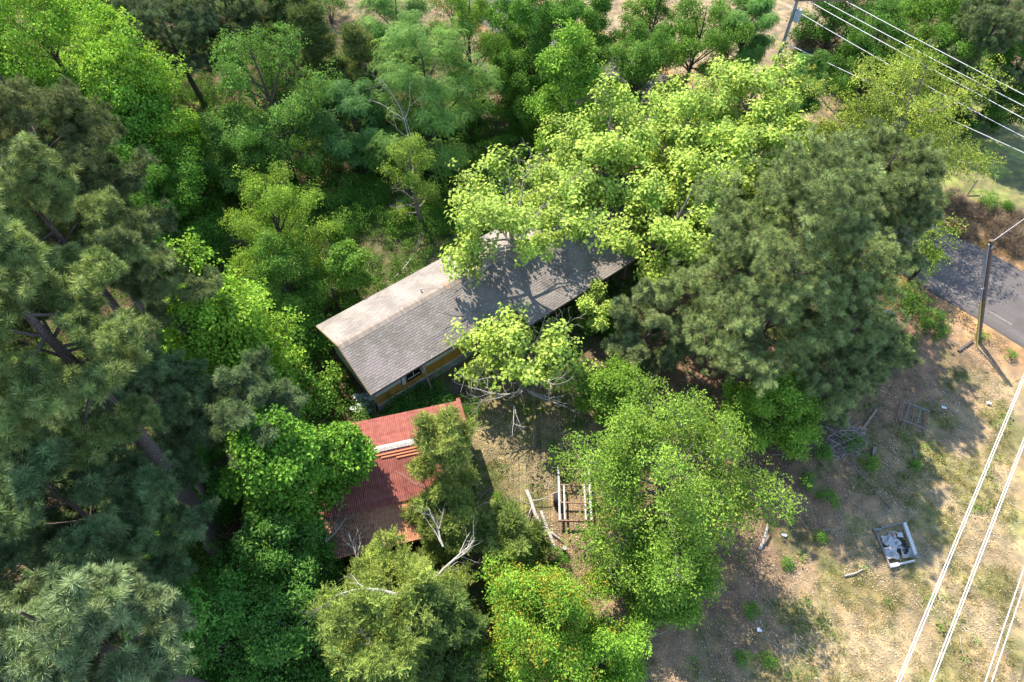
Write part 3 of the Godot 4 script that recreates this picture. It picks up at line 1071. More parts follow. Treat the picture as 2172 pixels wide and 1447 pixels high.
func make_house() -> void:
	var root := thing("house", "long low house with a weathered grey shingle roof, orange panelled wall and open porch", "house", HOUSE_AT, deg_to_rad(38.4))
	var len_ := 21.8
	var eave_f := Vector2(0.0, 2.8)
	var eave_b := Vector2(-5.8, 2.8)
	var ridge := Vector2(-2.95, 3.9)
	var deck := MB.new()
	slab(deck, 0.0, 9.3, ridge, eave_f, 0.06)
	slab(deck, 18.45, len_, ridge, eave_f, 0.06)
	slab(deck, 9.303, 18.447, ridge, Vector2(-0.02, 2.808), 0.06)
	slab(deck, 0.0, len_, ridge + Vector2(-0.003, 0), eave_b, 0.06)
	slab(deck, 9.36, 18.4, Vector2(-0.02, 2.803), Vector2(1.33, 2.55), 0.06)
	obj("roof", deck.mesh(M.old_wood), root)
	roof_slope(root, "shingles", 0.0, len_, eave_f, ridge, 13, 4, 1.0)
	roof_slope(root, "far_shingles", 0.0, len_, eave_b, ridge, 0, 8, 1.3)
	roof_slope(root, "porch_shingles", 9.36, 18.4, Vector2(1.33, 2.56), Vector2(0.0, 2.806), 0, 15, 0.95)
	var cap := MB.new()
	rng.seed = 31
	for k in 150:
		var g := rnd(0.85, 1.2)
		cap.col = Color(0.235, 0.195, 0.165) * g if k != 47 else Color(0.36, 0.22, 0.12)
		var x := 0.08 + k * 0.145
		for s in [-1.0, 1.0]:
			var down := Vector3(0, -0.35, s * 0.936).normalized()
			var nrm := Vector3(0, 0.936, s * 0.35)
			cap.box(Transform3D(Basis(nrm.cross(down), nrm, down), Vector3(x, 3.9 - 0.045 + 0.022, ridge.x + s * 0.12) + Vector3(0, 0.003 * (k % 3), 0)), Vector3(0.16, 0.012, 0.26))
	obj("ridge_cap", cap.mesh(M.painted), root)
	var rake := MB.new()
	for x in [-0.014, len_ + 0.014]:
		for e in [eave_f, eave_b]:
			rake.bar(Vector3(x, ridge.y - 0.1, ridge.x), Vector3(x, e.y - 0.07, e.x), 0.025, 0.13)
	obj("rake_board", rake.mesh(mat(Color(0.34, 0.24, 0.11))), root)
	var fas := MB.new()
	fas.at(4.65, 2.74, 0.016, 9.3, 0.1, 0.025)
	fas.at(20.1, 2.74, 0.016, 3.3, 0.1, 0.025)
	fas.at(13.9, 2.49, 1.346, 9.0, 0.1, 0.025)
	fas.at(len_ / 2, 2.74, -5.816, len_, 0.1, 0.025)
	obj("fascia_board", fas.mesh(M.old_wood), root)
	# walls
	var w := MB.new()
	w.at(len_ / 2, 1.68, -2.9, len_ - 0.82, 2.05, 4.55)
	for x in [0.42, len_ - 0.42]:
		w.tri(Vector3(x, 2.7, -5.2), Vector3(x, 2.7, -0.6), Vector3(x, 3.75, -2.95))
		w.tri(Vector3(x, 2.7, -0.6), Vector3(x, 2.7, -5.2), Vector3(x, 3.75, -2.95))
	obj("wall", w.mesh(M.siding), root)
	var sk := MB.new()
	for k in 52:
		for row in 3:
			var x := 0.62 + k * 0.405 + (0.2 if row % 2 else 0.0)
			if x > len_ - 0.6:
				continue
			sk.col = Color(1, 1, 1) * rnd(0.26, 0.4)
			sk.at(x, 0.1 + row * 0.21, -0.67 - 0.01 * rnd(0, 1), 0.39, 0.2, 0.16)
	sk.at(0.55, 0.32, -2.9, 0.14, 0.62, 4.3)
	obj("block_skirting", sk.mesh(M.painted), root)
	var tr := MB.new()
	tr.at(4.9, 0.69, -0.575, 9.0, 0.06, 0.05)
	obj("base_trim", tr.mesh(mat(Color(0.55, 0.52, 0.42))), root)
	for k in 17:
		var x := 0.4 + 1.22 * k
		var b := MB.new()
		var ww := minf(1.215, len_ - 0.4 - x)
		for q in 6:
			var g := rnd(0.86, 1.08)
			b.col = Color(0.46, 0.245, 0.045) * g
			b.at(x + ww * (q + 0.5) / 6.0, 1.105, -0.6, ww / 6.0 - 0.007, 0.77, 0.03)
		obj("wall_panel", b.mesh(M.painted), root)
		var u := MB.new()
		u.col = Color(0.56, 0.59, 0.60) * rnd(0.93, 1.0)
		u.at(x + ww / 2, 2.09, -0.597, ww - 0.006, 1.19, 0.03)
		obj("siding_panel", u.mesh(M.painted), root)
	make_window(root, 2.36, 1.2, 0.86, 1.0)
	make_window(root, 7.4, 1.2, 0.86, 1.0)
	var posts := [Vector3(13.68, 0, 0.75), Vector3(16.04, 0, 0.72), Vector3(17.54, 0, 0.75), Vector3(11.2, 0, 0.8), Vector3(9.6, 0, 0.85)]
	for p in posts:
		var b := MB.new()
		b.bar(p + Vector3(0, 0.16, 0), p + Vector3(0.03, 2.58, 0.1), 0.09, 0.09)
		var o := obj("porch_post", b.mesh(M.post_wood), root)
		var f := MB.new()
		f.tube([p + Vector3(0, -0.02, 0), p + Vector3(0, 0.16, 0)], [0.17, 0.13], 10)
		obj("footing", f.mesh(mat(Color(0.42, 0.4, 0.36))), o)
	for k in 16:
		var b := MB.new()
		b.at(17.1 + 0.145 * k, 0.36 + rnd(-0.004, 0.004), 0.12, 0.138, 0.035, 1.5)
		obj("deck_board", b.mesh(M.deck_wood), root)
	var pier := MB.new()
	for x in [17.3, 19.1]:
		pier.at(x, 0.16, 0.5, 0.3, 0.34, 0.3)
	obj("deck_pier", pier.mesh(M.painted), root)
	var vent := MB.new()
	vent.tube([Vector3(18.1, 3.55, -2.5), Vector3(18.1, 4.1, -2.5)], [0.07, 0.07], 12)
	vent.tube([Vector3(18.1, 4.1, -2.5), Vector3(18.1, 4.16, -2.5), Vector3(18.1, 4.2, -2.5)], [0.17, 0.16, 0.05], 14)
	obj("roof_vent", vent.mesh(mat(Color(0.7, 0.7, 0.68), 0.5)), root)
	vent = MB.new()
	vent.tube([Vector3(5.6, 3.5, -3.6), Vector3(5.6, 3.95, -3.6)], [0.045, 0.045], 10)
	obj("roof_vent", vent.mesh(mat(Color(0.5, 0.5, 0.5), 0.6)), root)
	# leaves and grit strewn over the whole roof
	rng.seed = 18
	var specks := MB.new()
	for k in 520:
		var x := rnd(0.2, len_ - 0.2)
		var u := rng.randf()
		var far := k % 4 == 0
		var z := ridge.x + (eave_b.x - ridge.x) * u if far else ridge.x * (1.0 - u)
		var keep2 := Color(0.62, 0.58, 0.5).lerp(Color(0.25, 0.15, 0.09), 1.0 if rng.randf() < 0.55 else 0.0) * rnd(0.6, 1.1)
		one_leaf(specks, Vector3(x, 3.9 - 1.1 * u + 0.035, z), Vector3(rnd(-1, 1), rnd(-0.1, 0.1), rnd(-1, 1)).normalized(), (Vector3.UP + any_dir() * 0.3).normalized(), rnd(0.04, 0.12), rnd(0.03, 0.05), 0.1)
		for q in 6:
			specks.c[specks.c.size() - 1 - q] = keep2
	tag(obj("roof_litter", specks.mesh(M.painted, true), null, "stuff"), "scattered leaves and grit on the grey house roof", "leaf litter")
	get_node("roof_litter").transform = root.transform
	# the drift of dead leaves caught on the porch roof
	rng.seed = 19
	var b := MB.new()
	for k in 420:
		var a := any_dir() * pow(rng.randf(), 0.6)
		var x := 17.4 + a.x * 0.95
		var s := a.z * 0.75
		var z := -0.65 + s
		var y := 2.8 - z * 0.373 if z < 0.0 else 2.81 - z * 0.19
		b.col = Color(0.42, 0.24, 0.13) * rnd(0.5, 1.3)
		var keep := b.col
		one_leaf(b, Vector3(x, y + 0.04 + rnd(0, 0.07), z), Vector3(rnd(-1, 1), rnd(-0.3, 0.3), rnd(-1, 1)).normalized(), (Vector3.UP + any_dir() * 0.5).normalized(), 0.15, 0.08)
		for q in 6:
			b.c[b.c.size() - 1 - q] = keep
	tag(obj("leaf_drift", b.mesh(M.painted, true), null, "stuff"), "drift of brown dead leaves caught on the house roof", "leaf litter")
	get_node("leaf_drift").transform = root.transform


func make_window(root: Node3D, x: float, y: float, w: float, h: float) -> void:
	var z := -0.585
	var dark := mat(Color(0.035, 0.02, 0.012), 0.7)
	var g := MB.new()
	g.at(x + w / 2, y + h / 2, z + 0.012, w, h, 0.012)
	var win := obj("window", g.mesh(mat(Color(0.012, 0.012, 0.013), 0.12)), root)
	var f := MB.new()
	for q in [[x + w / 2, y + 0.02, w, 0.05], [x + w / 2, y + h - 0.02, w, 0.05], [x + 0.02, y + h / 2, 0.05, h], [x + w - 0.02, y + h / 2, 0.05, h]]:
		f.at(q[0], q[1], z + 0.025, q[2], q[3], 0.045)
	obj("frame", f.mesh(dark), win)
	f = MB.new()
	f.at(x + w / 2, y + 0.22, z + 0.035, w - 0.1, 0.028, 0.03)
	f.at(x + w / 2, y + 0.42, z + 0.034, 0.03, 0.37, 0.028)
	obj("glazing_bar", f.mesh(mat(Color(0.7, 0.68, 0.62), 0.6)), win)
	for s in [x - 0.36, x + w + 0.06]:
		var b := MB.new()
		b.at(s + 0.15, y + h / 2 - 0.02, z + 0.012, 0.3, h + 0.12, 0.03)
		var sh := obj("shutter", b.mesh(dark), root)
		b = MB.new()
		b.at(s + 0.15, y + h / 2 - 0.02, z + 0.031, 0.22, h + 0.03, 0.016)
		obj("shutter_panel", b.mesh(mat(Color(0.62, 0.64, 0.66), 0.7)), sh)


# ---------------------------------------------------------------- shed
func sheet(root: Node3D, x0: float, x1: float, a: Vector2, d: Vector2, m: Material, lift: float, called := "roof_sheet") -> void:
	var b := MB.new()
	var steps := int((x1 - x0) / 0.09) * 4
	var rows := 3
	var last := []
	var sag := rnd(-0.02, 0.012)
	for k in steps + 1:
		var u := k / float(steps)
		var x := lerpf(x0, x1, u)
		var y: float = 0.021 * [-1.0, 0.0, 1.0, 0.0][k % 4]
		var col := []
		for j in rows + 1:
			var t := j / float(rows)
			var p := a.lerp(d, t)
			col.append(Vector3(x, p.y + y + lift + sag * sin(PI * t) * sin(PI * u), p.x))
		if k > 0:
			for j in rows:
				b.quad(last[j], last[j + 1], col[j + 1], col[j])
		last = col
	obj(called, b.mesh(m), root)


func make_shed() -> void:
	var root := thing("shed", "open-sided shed with a rusty red corrugated metal roof", "shed", SHED_AT, deg_to_rad(14.2))
	rng.seed = 61
	var reds := []
	for k in 5:
		var q := rnd(0.85, 1.15)
		reds.append(rough_mat(Color(0.20, 0.06, 0.047) * q, Color(0.34, 0.125, 0.10) * q, 0.02, Vector3(0.5, 0.5, 0.5), 0.6, 0.0))
	var rust := rough_mat(Color(0.36, 0.15, 0.075), Color(0.54, 0.29, 0.18), 0.02, Vector3(0.6, 0.6, 0.6), 0.75)
	var ridge := Vector2(2.2, 3.0)
	var edge := -4.75
	for k in 11:
		var x0 := 0.3 - 0.66 * (k + 1)
		sheet(root, x0, x0 + 0.69, Vector2(2.16, 2.99), Vector2(0.0, 2.32), rust if k > 7 else reds[(k * 3) % 5], 0.006 * (k % 2))
		sheet(root, x0 - 0.1, x0 + 0.59, Vector2(2.24, 2.99), Vector2(4.78, 2.22), reds[(k * 2 + 1) % 5], 0.006 * (k % 2))
	# the turned-up far corner
	sheet(root, 0.3, 0.5, Vector2(2.1, 2.98), Vector2(-0.08, 2.42), reds[2], 0.03)
	for k in 7:
		sheet(root, -2.3 - 0.66 * (k + 1), -2.3 - 0.66 * k + 0.03, Vector2(4.6, 2.14), Vector2(6.6, 1.78), rust, 0.006 * (k % 2))
	var b := MB.new()
	for s in [[-4.6, -2.1, 0.0], [-2.13, 0.42, 0.012]]:
		var q := Vector3(0, 0.955, 0.296)
		b.box(Transform3D(Basis(Vector3.RIGHT, q, Vector3(0, -0.296, 0.955)), Vector3((s[0] + s[1]) / 2, 3.028 + s[2], 2.29)), Vector3(s[1] - s[0], 0.006, 0.17))
		q = Vector3(0, 0.955, -0.296)
		b.box(Transform3D(Basis(Vector3.RIGHT, q, Vector3(0, 0.296, 0.955)), Vector3((s[0] + s[1]) / 2, 3.028 + s[2], 2.125)), Vector3(s[1] - s[0], 0.006, 0.17))
	obj("ridge_flashing", b.mesh(rough_mat(Color(0.26, 0.22, 0.2), Color(0.5, 0.47, 0.45), 0.03, Vector3(1, 1, 1), 0.5)), root)
	var gap := MB.new()
	gap.bar(Vector3(-0.42, 2.96, 2.0), Vector3(-0.4, 2.38, 0.06), 0.02, 0.012)
	obj("seam_strip", gap.mesh(mat(Color(0.6, 0.5, 0.45))), root)
	for k in 3:
		var z: float = [2.52, 2.66, 2.8][k]
		var l := MB.new()
		l.box(Transform3D(Basis(Vector3.RIGHT, 0.29), Vector3(-3.3 + 0.5 * k, 3.02 - (z - 2.24) * 0.303 + 0.03, z)), Vector3(2.5 - 0.4 * k, 0.02, 0.07))
		obj("ridge_strip", l.mesh(mat(Color(0.5, 0.2, 0.09), 0.7)), root)
	for x in [0.2, -2.3, -4.7, -6.5]:
		for zz in [[0.15, 2.3], [2.2, 2.95], [4.6, 2.16]]:
			var p := MB.new()
			p.bar(Vector3(x, -0.1, zz[0]), Vector3(x, zz[1] - 0.05, zz[0]), 0.1, 0.1)
			obj("post", p.mesh(M.old_wood), root)
	for zz in [[0.15, 2.26], [2.2, 2.92], [4.6, 2.12]]:
		var p := MB.new()
		p.at(-3.1, zz[1] - 0.06, zz[0], 7.0, 0.1, 0.06)
		obj("beam", p.mesh(M.old_wood), root)
	var wall := MB.new()
	for k in 26:
		wall.col = Color(0.11, 0.08, 0.06) * rnd(0.7, 1.2)
		wall.at(0.24, 1.15, 0.2 + 0.175 * k, 0.02, 2.1, 0.165)
	obj("end_wall", wall.mesh(M.painted), root)
	# leaf litter lying on the sheets at the shaded side
	rng.seed = 63
	var lit := MB.new()
	for k in 2600:
		var x := rnd(-6.9, -4.6)
		var z := rnd(0.3, 6.5)
		if rng.randf() < smoothstep(-5.6, -4.6, x) * 0.9 or (z > 2.0 and z < 3.6 and rng.randf() < 0.5):
			continue
		var y := 0.0
		if z < 2.2:
			y = lerpf(2.3, 2.85, (z - 0.2) / 2.0)
		elif z < 4.6:
			y = lerpf(2.85, 2.2, (z - 2.2) / 2.4)
		else:
			y = lerpf(2.14, 1.78, (z - 4.6) / 2.0)
		var keep := Color(0.26, 0.16, 0.1).lerp(Color(0.4, 0.3, 0.21), rng.randf()) * rnd(0.5, 1.1)
		one_leaf(lit, Vector3(x, y + 0.03 + rnd(0, 0.05), z), Vector3(rnd(-1, 1), rnd(-0.35, 0.35), rnd(-1, 1)).normalized(), (Vector3.UP + any_dir() * 0.6).normalized(), rnd(0.1, 0.2), rnd(0.02, 0.07))
		for q in 6:
			lit.c[lit.c.size() - 1 - q] = keep
	var o := obj("leaf_litter", lit.mesh(M.painted, true), null, "stuff")
	tag(o, "brown leaves and needles lying on the metal shed roof", "leaf litter")
	o.transform = root.transform


# ---------------------------------------------------------------- poles and wires
func make_poles() -> void:
	var t := thing("guy_stub_pole", "short leaning wooden pole with a yellow guard and pipe beside the road", "utility pole", Vector3(27.76, 0, -25.05))
	var top := Vector3(-2.45, 6.9, -1.3)
	var b := MB.new()
	b.tube([Vector3(0.1, -0.3, 0.05), top * 0.5, top], [0.14, 0.125, 0.105], 12)
	obj("pole", b.mesh(M.pole_wood), t)
	var side := Vector3(-0.19, 0, 0.06)
	b = MB.new()
	b.tube([top * 0.42 + side, top * 0.97 + side * 0.8], [0.04, 0.04], 8)
	obj("conduit", b.mesh(mat(Color(0.32, 0.34, 0.38), 0.5)), t)
	b = MB.new()
	b.tube([Vector3(-0.28, -0.1, 0.55), top * 0.43 + side * 1.05], [0.055, 0.05], 8)
	obj("guy_guard", b.mesh(mat(Color(0.62, 0.48, 0.13), 0.6)), t)
	b = MB.new()
	b.box(Transform3D(Basis(), top * 0.955 + Vector3(0, 0, 0.14)), Vector3(0.09, 0.16, 0.05))
	b.tube([top * 0.55 + side * 1.2, top * 0.56 + side * 0.5], [0.05, 0.05], 6)
	obj("bracket", b.mesh(mat(Color(0.5, 0.5, 0.5), 0.5, 0.5)), t)
	b = MB.new()
	b.tube([Vector3(27.76, 0, -25.05) + top * 0.985, Vector3(34.0, 8.1, -32.0)], [0.014, 0.014], 6)
	tag(obj("guy_wire", b.mesh(M.wire)), "taut pale guy wire running from the stub pole over the road", "wire")
	t = thing("utility_pole", "tall grey power pole with a transformer beyond the catalpas", "utility pole", Vector3(20.3, 0, -49.0))
	b = MB.new()
	b.tube([Vector3(0, -0.3, 0), Vector3(0, 4, 0), Vector3(0, 9.6, 0)], [0.17, 0.15, 0.12], 12)
	obj("pole", b.mesh(M.pole_grey), t)
	b = MB.new()
	b.tube([Vector3(0.28, 7.3, 0.25), Vector3(0.28, 7.35, 0.25), Vector3(0.28, 8.05, 0.25), Vector3(0.28, 8.1, 0.25)], [0.2, 0.24, 0.24, 0.17], 14)
	b.tube([Vector3(0.2, 8.1, 0.3), Vector3(0.2, 8.3, 0.3)], [0.05, 0.03], 8)
	obj("transformer", b.mesh(mat(Color(0.4, 0.44, 0.48), 0.5)), t)
	b = MB.new()
	b.at(0, 5.55, 0.15, 0.5, 0.06, 0.08)
	b.at(1.7, 8.76, 0.2, 4.0, 0.1, 0.12)
	obj("crossarm", b.mesh(M.pole_wood), t)
	b = MB.new()
	var loop := []
	var lr := []
	for k in 15:
		var a := TAU * k / 14.0
		loop.append(Vector3(0.35 + 0.3 * cos(a), 5.05 + 0.32 * sin(a), 0.1))
		lr.append(0.012)
	b.tube(loop, lr, 5)
	obj("cable_loop", b.mesh(M.wire), t)
	b = MB.new()
	b.bar(Vector3(-0.95, -0.2, 0.2), Vector3(-0.9, 3.6, 0.25), 0.16, 0.16)
	tag(obj("wooden_post", b.mesh(mat(Color(0.16, 0.075, 0.04)))), "reddish brown timber post standing close to the grey power pole", "post")
	get_node("wooden_post").position = Vector3(20.3, 0, -49.0)
	# the high conductors beyond the road
	var spans := [
		[Vector3(13.6, 8.9, -66.0), Vector3(34.6, 8.8, -30.9), "overhead power wire, highest of those above the dark trees"],
		[Vector3(11.6, 8.9, -66.0), Vector3(34.2, 8.8, -29.7), "overhead power wire, second highest above the dark trees"],
		[Vector3(10.9, 8.9, -66.0), Vector3(33.8, 8.8, -27.9), "overhead power wire, third down above the dark trees"],
		[Vector3(20.4, 7.4, -50.9), Vector3(34.0, 7.4, -29.9), "thinner wire below the three power wires, leaving the grey pole"],
	]
	for s in spans:
		var pts := []
		var r := []
		for k in 13:
			var u := k / 12.0
			pts.append(s[0].lerp(s[1], u) - Vector3(0, 0.25 * sin(PI * u), 0))
			r.append(0.021)
		b = MB.new()
		b.tube(pts, r, 6)
		tag(obj("power_line", b.mesh(M.wire)), s[2], "wire")
	b = MB.new()
	b.tube([Vector3(20.4, 5.55, -48.9), Vector3(26.0, 5.5, -42.5), Vector3(34.0, 5.6, -33.4)], [0.024, 0.024, 0.024], 6)
	tag(obj("power_line", b.mesh(M.wire)), "lowest sagging cable strung behind the olive leaved tree", "wire")
	var near := [[Vector3(21.26, 8.8, -16.35), 2, "nearest pair of white overhead wires beside the wooden box frame"], [Vector3(19.87, 8.8, -13.33), 2, "second pair of white overhead wires crossing the dry field"], [Vector3(17.53, 8.8, -8.26), 1, "thin white overhead wire, inner of the two at the field corner"], [Vector3(17.25, 8.8, -7.65), 1, "thin white overhead wire, outer of the two at the field corner"]]
	var dir := Vector3(-0.625, 0, 0.781)
	for s in near:
		var o := thing("overhead_wire", s[2], "wire")
		for q in s[1]:
			var c := MB.new()
			var at: Vector3 = s[0] + Vector3(0.781, 0, 0.625) * 0.075 * q
			var a := at - dir * 20.0
			a.y = 8.9
			c.tube([a, at, at + dir * 14.0, at + dir * 40.0], [0.019, 0.019, 0.019, 0.019], 6)
			obj("conductor", c.mesh(M.white_wire), o)


# ---------------------------------------------------------------- things in the yard
func make_yard() -> void:
	var steel := rough_mat(Color(0.25, 0.27, 0.3), Color(0.6, 0.6, 0.6), 0.06, Vector3(1, 1, 1), 0.5)
	var rusty := rough_mat(Color(0.14, 0.08, 0.05), Color(0.33, 0.2, 0.13), 0.05, Vector3(1, 1, 1), 0.8)
	var rubber := mat(Color(0.018, 0.018, 0.02), 0.8)
	var t := thing("utility_trailer", "bare white steel trailer frame on black tyres under the oak tree", "trailer", Vector3(2.3, 0, -13.57), deg_to_rad(-1.0))
	for x in [0.02, 1.56]:
		var b := MB.new()
		b.at(x, 0.5, -1.42, 0.09, 0.1, 2.84)
		obj("side_rail", b.mesh(steel), t)
	for x in [0.27, 1.3]:
		var b := MB.new()
		b.at(x, 0.44, -1.0, 0.07, 0.09, 1.9)
		obj("inner_rail", b.mesh(steel), t)
	for z in [-0.95, -1.9, -2.8]:
		var b := MB.new()
		b.at(0.79, 0.42, z, 1.44, 0.07, 0.07)
		obj("cross_member", b.mesh(rusty), t)
	var b := MB.new()
	b.at(0.79, 0.55, 0.05, 1.72, 0.09, 0.06)
	b.at(0.79, 0.43, 0.04, 1.7, 0.05, 0.05)
	obj("rear_bar", b.mesh(rusty), t)
	b = MB.new()
	b.bar(Vector3(0.1, 0.45, -2.8), Vector3(0.79, 0.45, -4.0), 0.07, 0.08)
	b.bar(Vector3(1.48, 0.45, -2.8), Vector3(0.79, 0.45, -4.0), 0.07, 0.08)
	obj("tongue", b.mesh(rusty), t)
	for x in [-0.15, 1.75]:
		b = MB.new()
		var p := []
		var r := []
		for q in [[-0.09, 0.2], [-0.1, 0.29], [-0.06, 0.32], [0.06, 0.32], [0.1, 0.29], [0.09, 0.2]]:
			p.append(Vector3(x + q[0], 0.32, -1.15))
			r.append(q[1])
		b.tube(p, r, 20)
		var wheel := obj("wheel", b.mesh(rubber), t)
		b = MB.new()
		b.tube([Vector3(x - 0.093, 0.32, -1.15), Vector3(x + 0.093, 0.32, -1.15)], [0.17, 0.17], 14)
		obj("rim", b.mesh(steel), wheel)
	# the box frame of old boards with burnt rubbish in it
	t = thing("board_frame", "low box frame of weathered white boards lying on the dry grass", "wooden frame", Vector3(18.5, 0, -12.5))
	var c := [Vector3(-0.82, 0.09, -0.75), Vector3(0.75, 0.09, -1.1), Vector3(0.72, 0.09, 0.62), Vector3(-0.7, 0.09, 1.06)]
	var pale := rough_mat(Color(0.42, 0.41, 0.4), Color(0.74, 0.73, 0.71), 0.05, Vector3(1, 1, 1))
	var grey := rough_mat(Color(0.12, 0.115, 0.11), Color(0.3, 0.29, 0.28), 0.05, Vector3(1, 1, 1))
	for q in [[c[0] + Vector3(0.32, 0.03, -0.06), c[1], 0.05, grey], [c[1], c[2], 0.16, pale], [c[2] + Vector3(-0.15, 0, 0.17), c[3], 0.07, pale], [c[3], c[0], 0.05, grey], [c[0] + Vector3(-0.1, 0.06, 0.02), c[0] + Vector3(0.3, 0.06, 0.02), 0.09, grey], [c[3] + Vector3(0, 0.05, 0.0), c[3] + Vector3(0.42, 0.05, -0.08), 0.16, pale], [c[2] + Vector3(-0.12, 0.05, 0.0), c[2] + Vector3(0.16, 0.05, -0.1), 0.1, grey]]:
		b = MB.new()
		b.bar(q[0], q[1], q[2], 0.16)
		obj("board", b.mesh(q[3]), t)
	rng.seed = 401
	t = thing("rubbish_sheets", "torn white sheets lying inside the wooden box frame", "rubbish", Vector3(18.5, 0.02, -12.5))
	for k in 9:
		b = MB.new()
		var p := Vector3(-0.42 + 0.5 * pow(rng.randf(), 2.0), 0.05 + 0.02 * k, lerpf(-0.5, 0.75, k / 8.0)) if k < 7 else Vector3(0.35, 0.08, 0.4 - 0.9 * (k - 7))
		torn_sheet(b, p, rnd(0.14, 0.3))
		obj("sheet", b.mesh(mat(Color(0.36, 0.36, 0.37) * rnd(0.5, 1.3))), t)
	b = MB.new()
	for k in 150:
		var d := any_dir() * 0.38
		b.col = Color(0.03, 0.032, 0.034) * rnd(0.6, 1.8)
		b.box(Transform3D(Basis.from_euler(any_dir() * 2.0), Vector3(0.22 + d.x * 0.8, 0.03 + absf(d.y) * 0.08, 0.05 + d.z * 1.1)), Vector3(rnd(0.04, 0.13), 0.02, rnd(0.03, 0.1)))
	var ash := obj("charred_rubbish", b.mesh(M.painted), null, "stuff")
	ash.position = Vector3(18.5, 0.02, -12.5)
	tag(ash, "black charred remains inside the wooden box frame", "rubbish")
	b = MB.new()
	b.at(0, 0.06, 0, 0.1, 0.07, 0.2)
	var brick := obj("brick", b.mesh(mat(Color(0.36, 0.12, 0.07))))
	brick.position = Vector3(18.47, 0.02, -12.98)
	brick.rotation.y = 0.3
	tag(brick, "single red brick among the rubbish in the wooden box frame", "brick")
	# rusted bed frame near the brush
	t = thing("slatted_frame", "rusty slatted metal frame lying beside the brush heap", "metal frame", Vector3(22.0, 0, -19.9), deg_to_rad(-28))
	b = MB.new()
	b.at(0.0, 0.2, -0.45, 1.35, 0.07, 0.07)
	b.at(0.0, 0.12, 0.75, 1.35, 0.05, 0.05)
	obj("end_bar", b.mesh(grey), t)
	for k in 5:
		b = MB.new()
		b.bar(Vector3(-0.6 + 0.3 * k, 0.17, -0.42), Vector3(-0.62 + 0.3 * k, 0.1, 0.72 - 0.1 * (k % 2)), 0.045, 0.03)
		obj("slat", b.mesh(grey if k % 2 else rusty), t)
	for x in [-0.72, 0.7]:
		b = MB.new()
		b.bar(Vector3(x, 0.16, -0.5), Vector3(x - 0.05, 0.1, 1.0), 0.05, 0.05)
		obj("side_bar", b.mesh(rusty), t)
	# brush heap
	rng.seed = 402
	b = MB.new()
	for k in 480:
		var a := rnd(0, TAU)
		var rr := sqrt(rng.randf())
		var p := Vector3(cos(a) * rr * 1.7, 0.06 + rnd(0, 0.95) * (1.0 - rr * 0.8), sin(a) * rr * 1.25)
		var d := Vector3(rnd(-1, 1), rnd(-0.12, 0.25), rnd(-0.7, 0.7)).normalized() * rnd(0.4, 1.0)
		b.col = Color(0.15, 0.12, 0.1).lerp(Color(0.55, 0.48, 0.42), pow(rng.randf(), 1.5))
		b.tube([p - d * 0.6, p + any_dir() * 0.05, p + d * 0.6], [0.016, 0.012, 0.004], 3)
	var heap := obj("brush_heap", b.mesh(M.painted), null, "stuff")
	heap.position = Vector3(17.2, 0, -18.4)
	tag(heap, "tangled heap of dry dark branches on the red soil", "brush heap")
	# straw coloured dead bush above the heap
	b = MB.new()
	for k in 150:
		var d := (any_dir() + Vector3(0, 0.7, 0)).normalized()
		b.col = Color(0.42, 0.27, 0.15) * rnd(0.6, 1.2)
		b.tube([d * 0.05, d * rnd(0.4, 0.8) + any_dir() * 0.08], [0.008, 0.003], 3)
	var dead := obj("dead_bush", b.mesh(M.painted))
	dead.position = Vector3(16.9, 0, -20.4)
	tag(dead, "straw coloured dead bush just behind the brush heap", "bush")
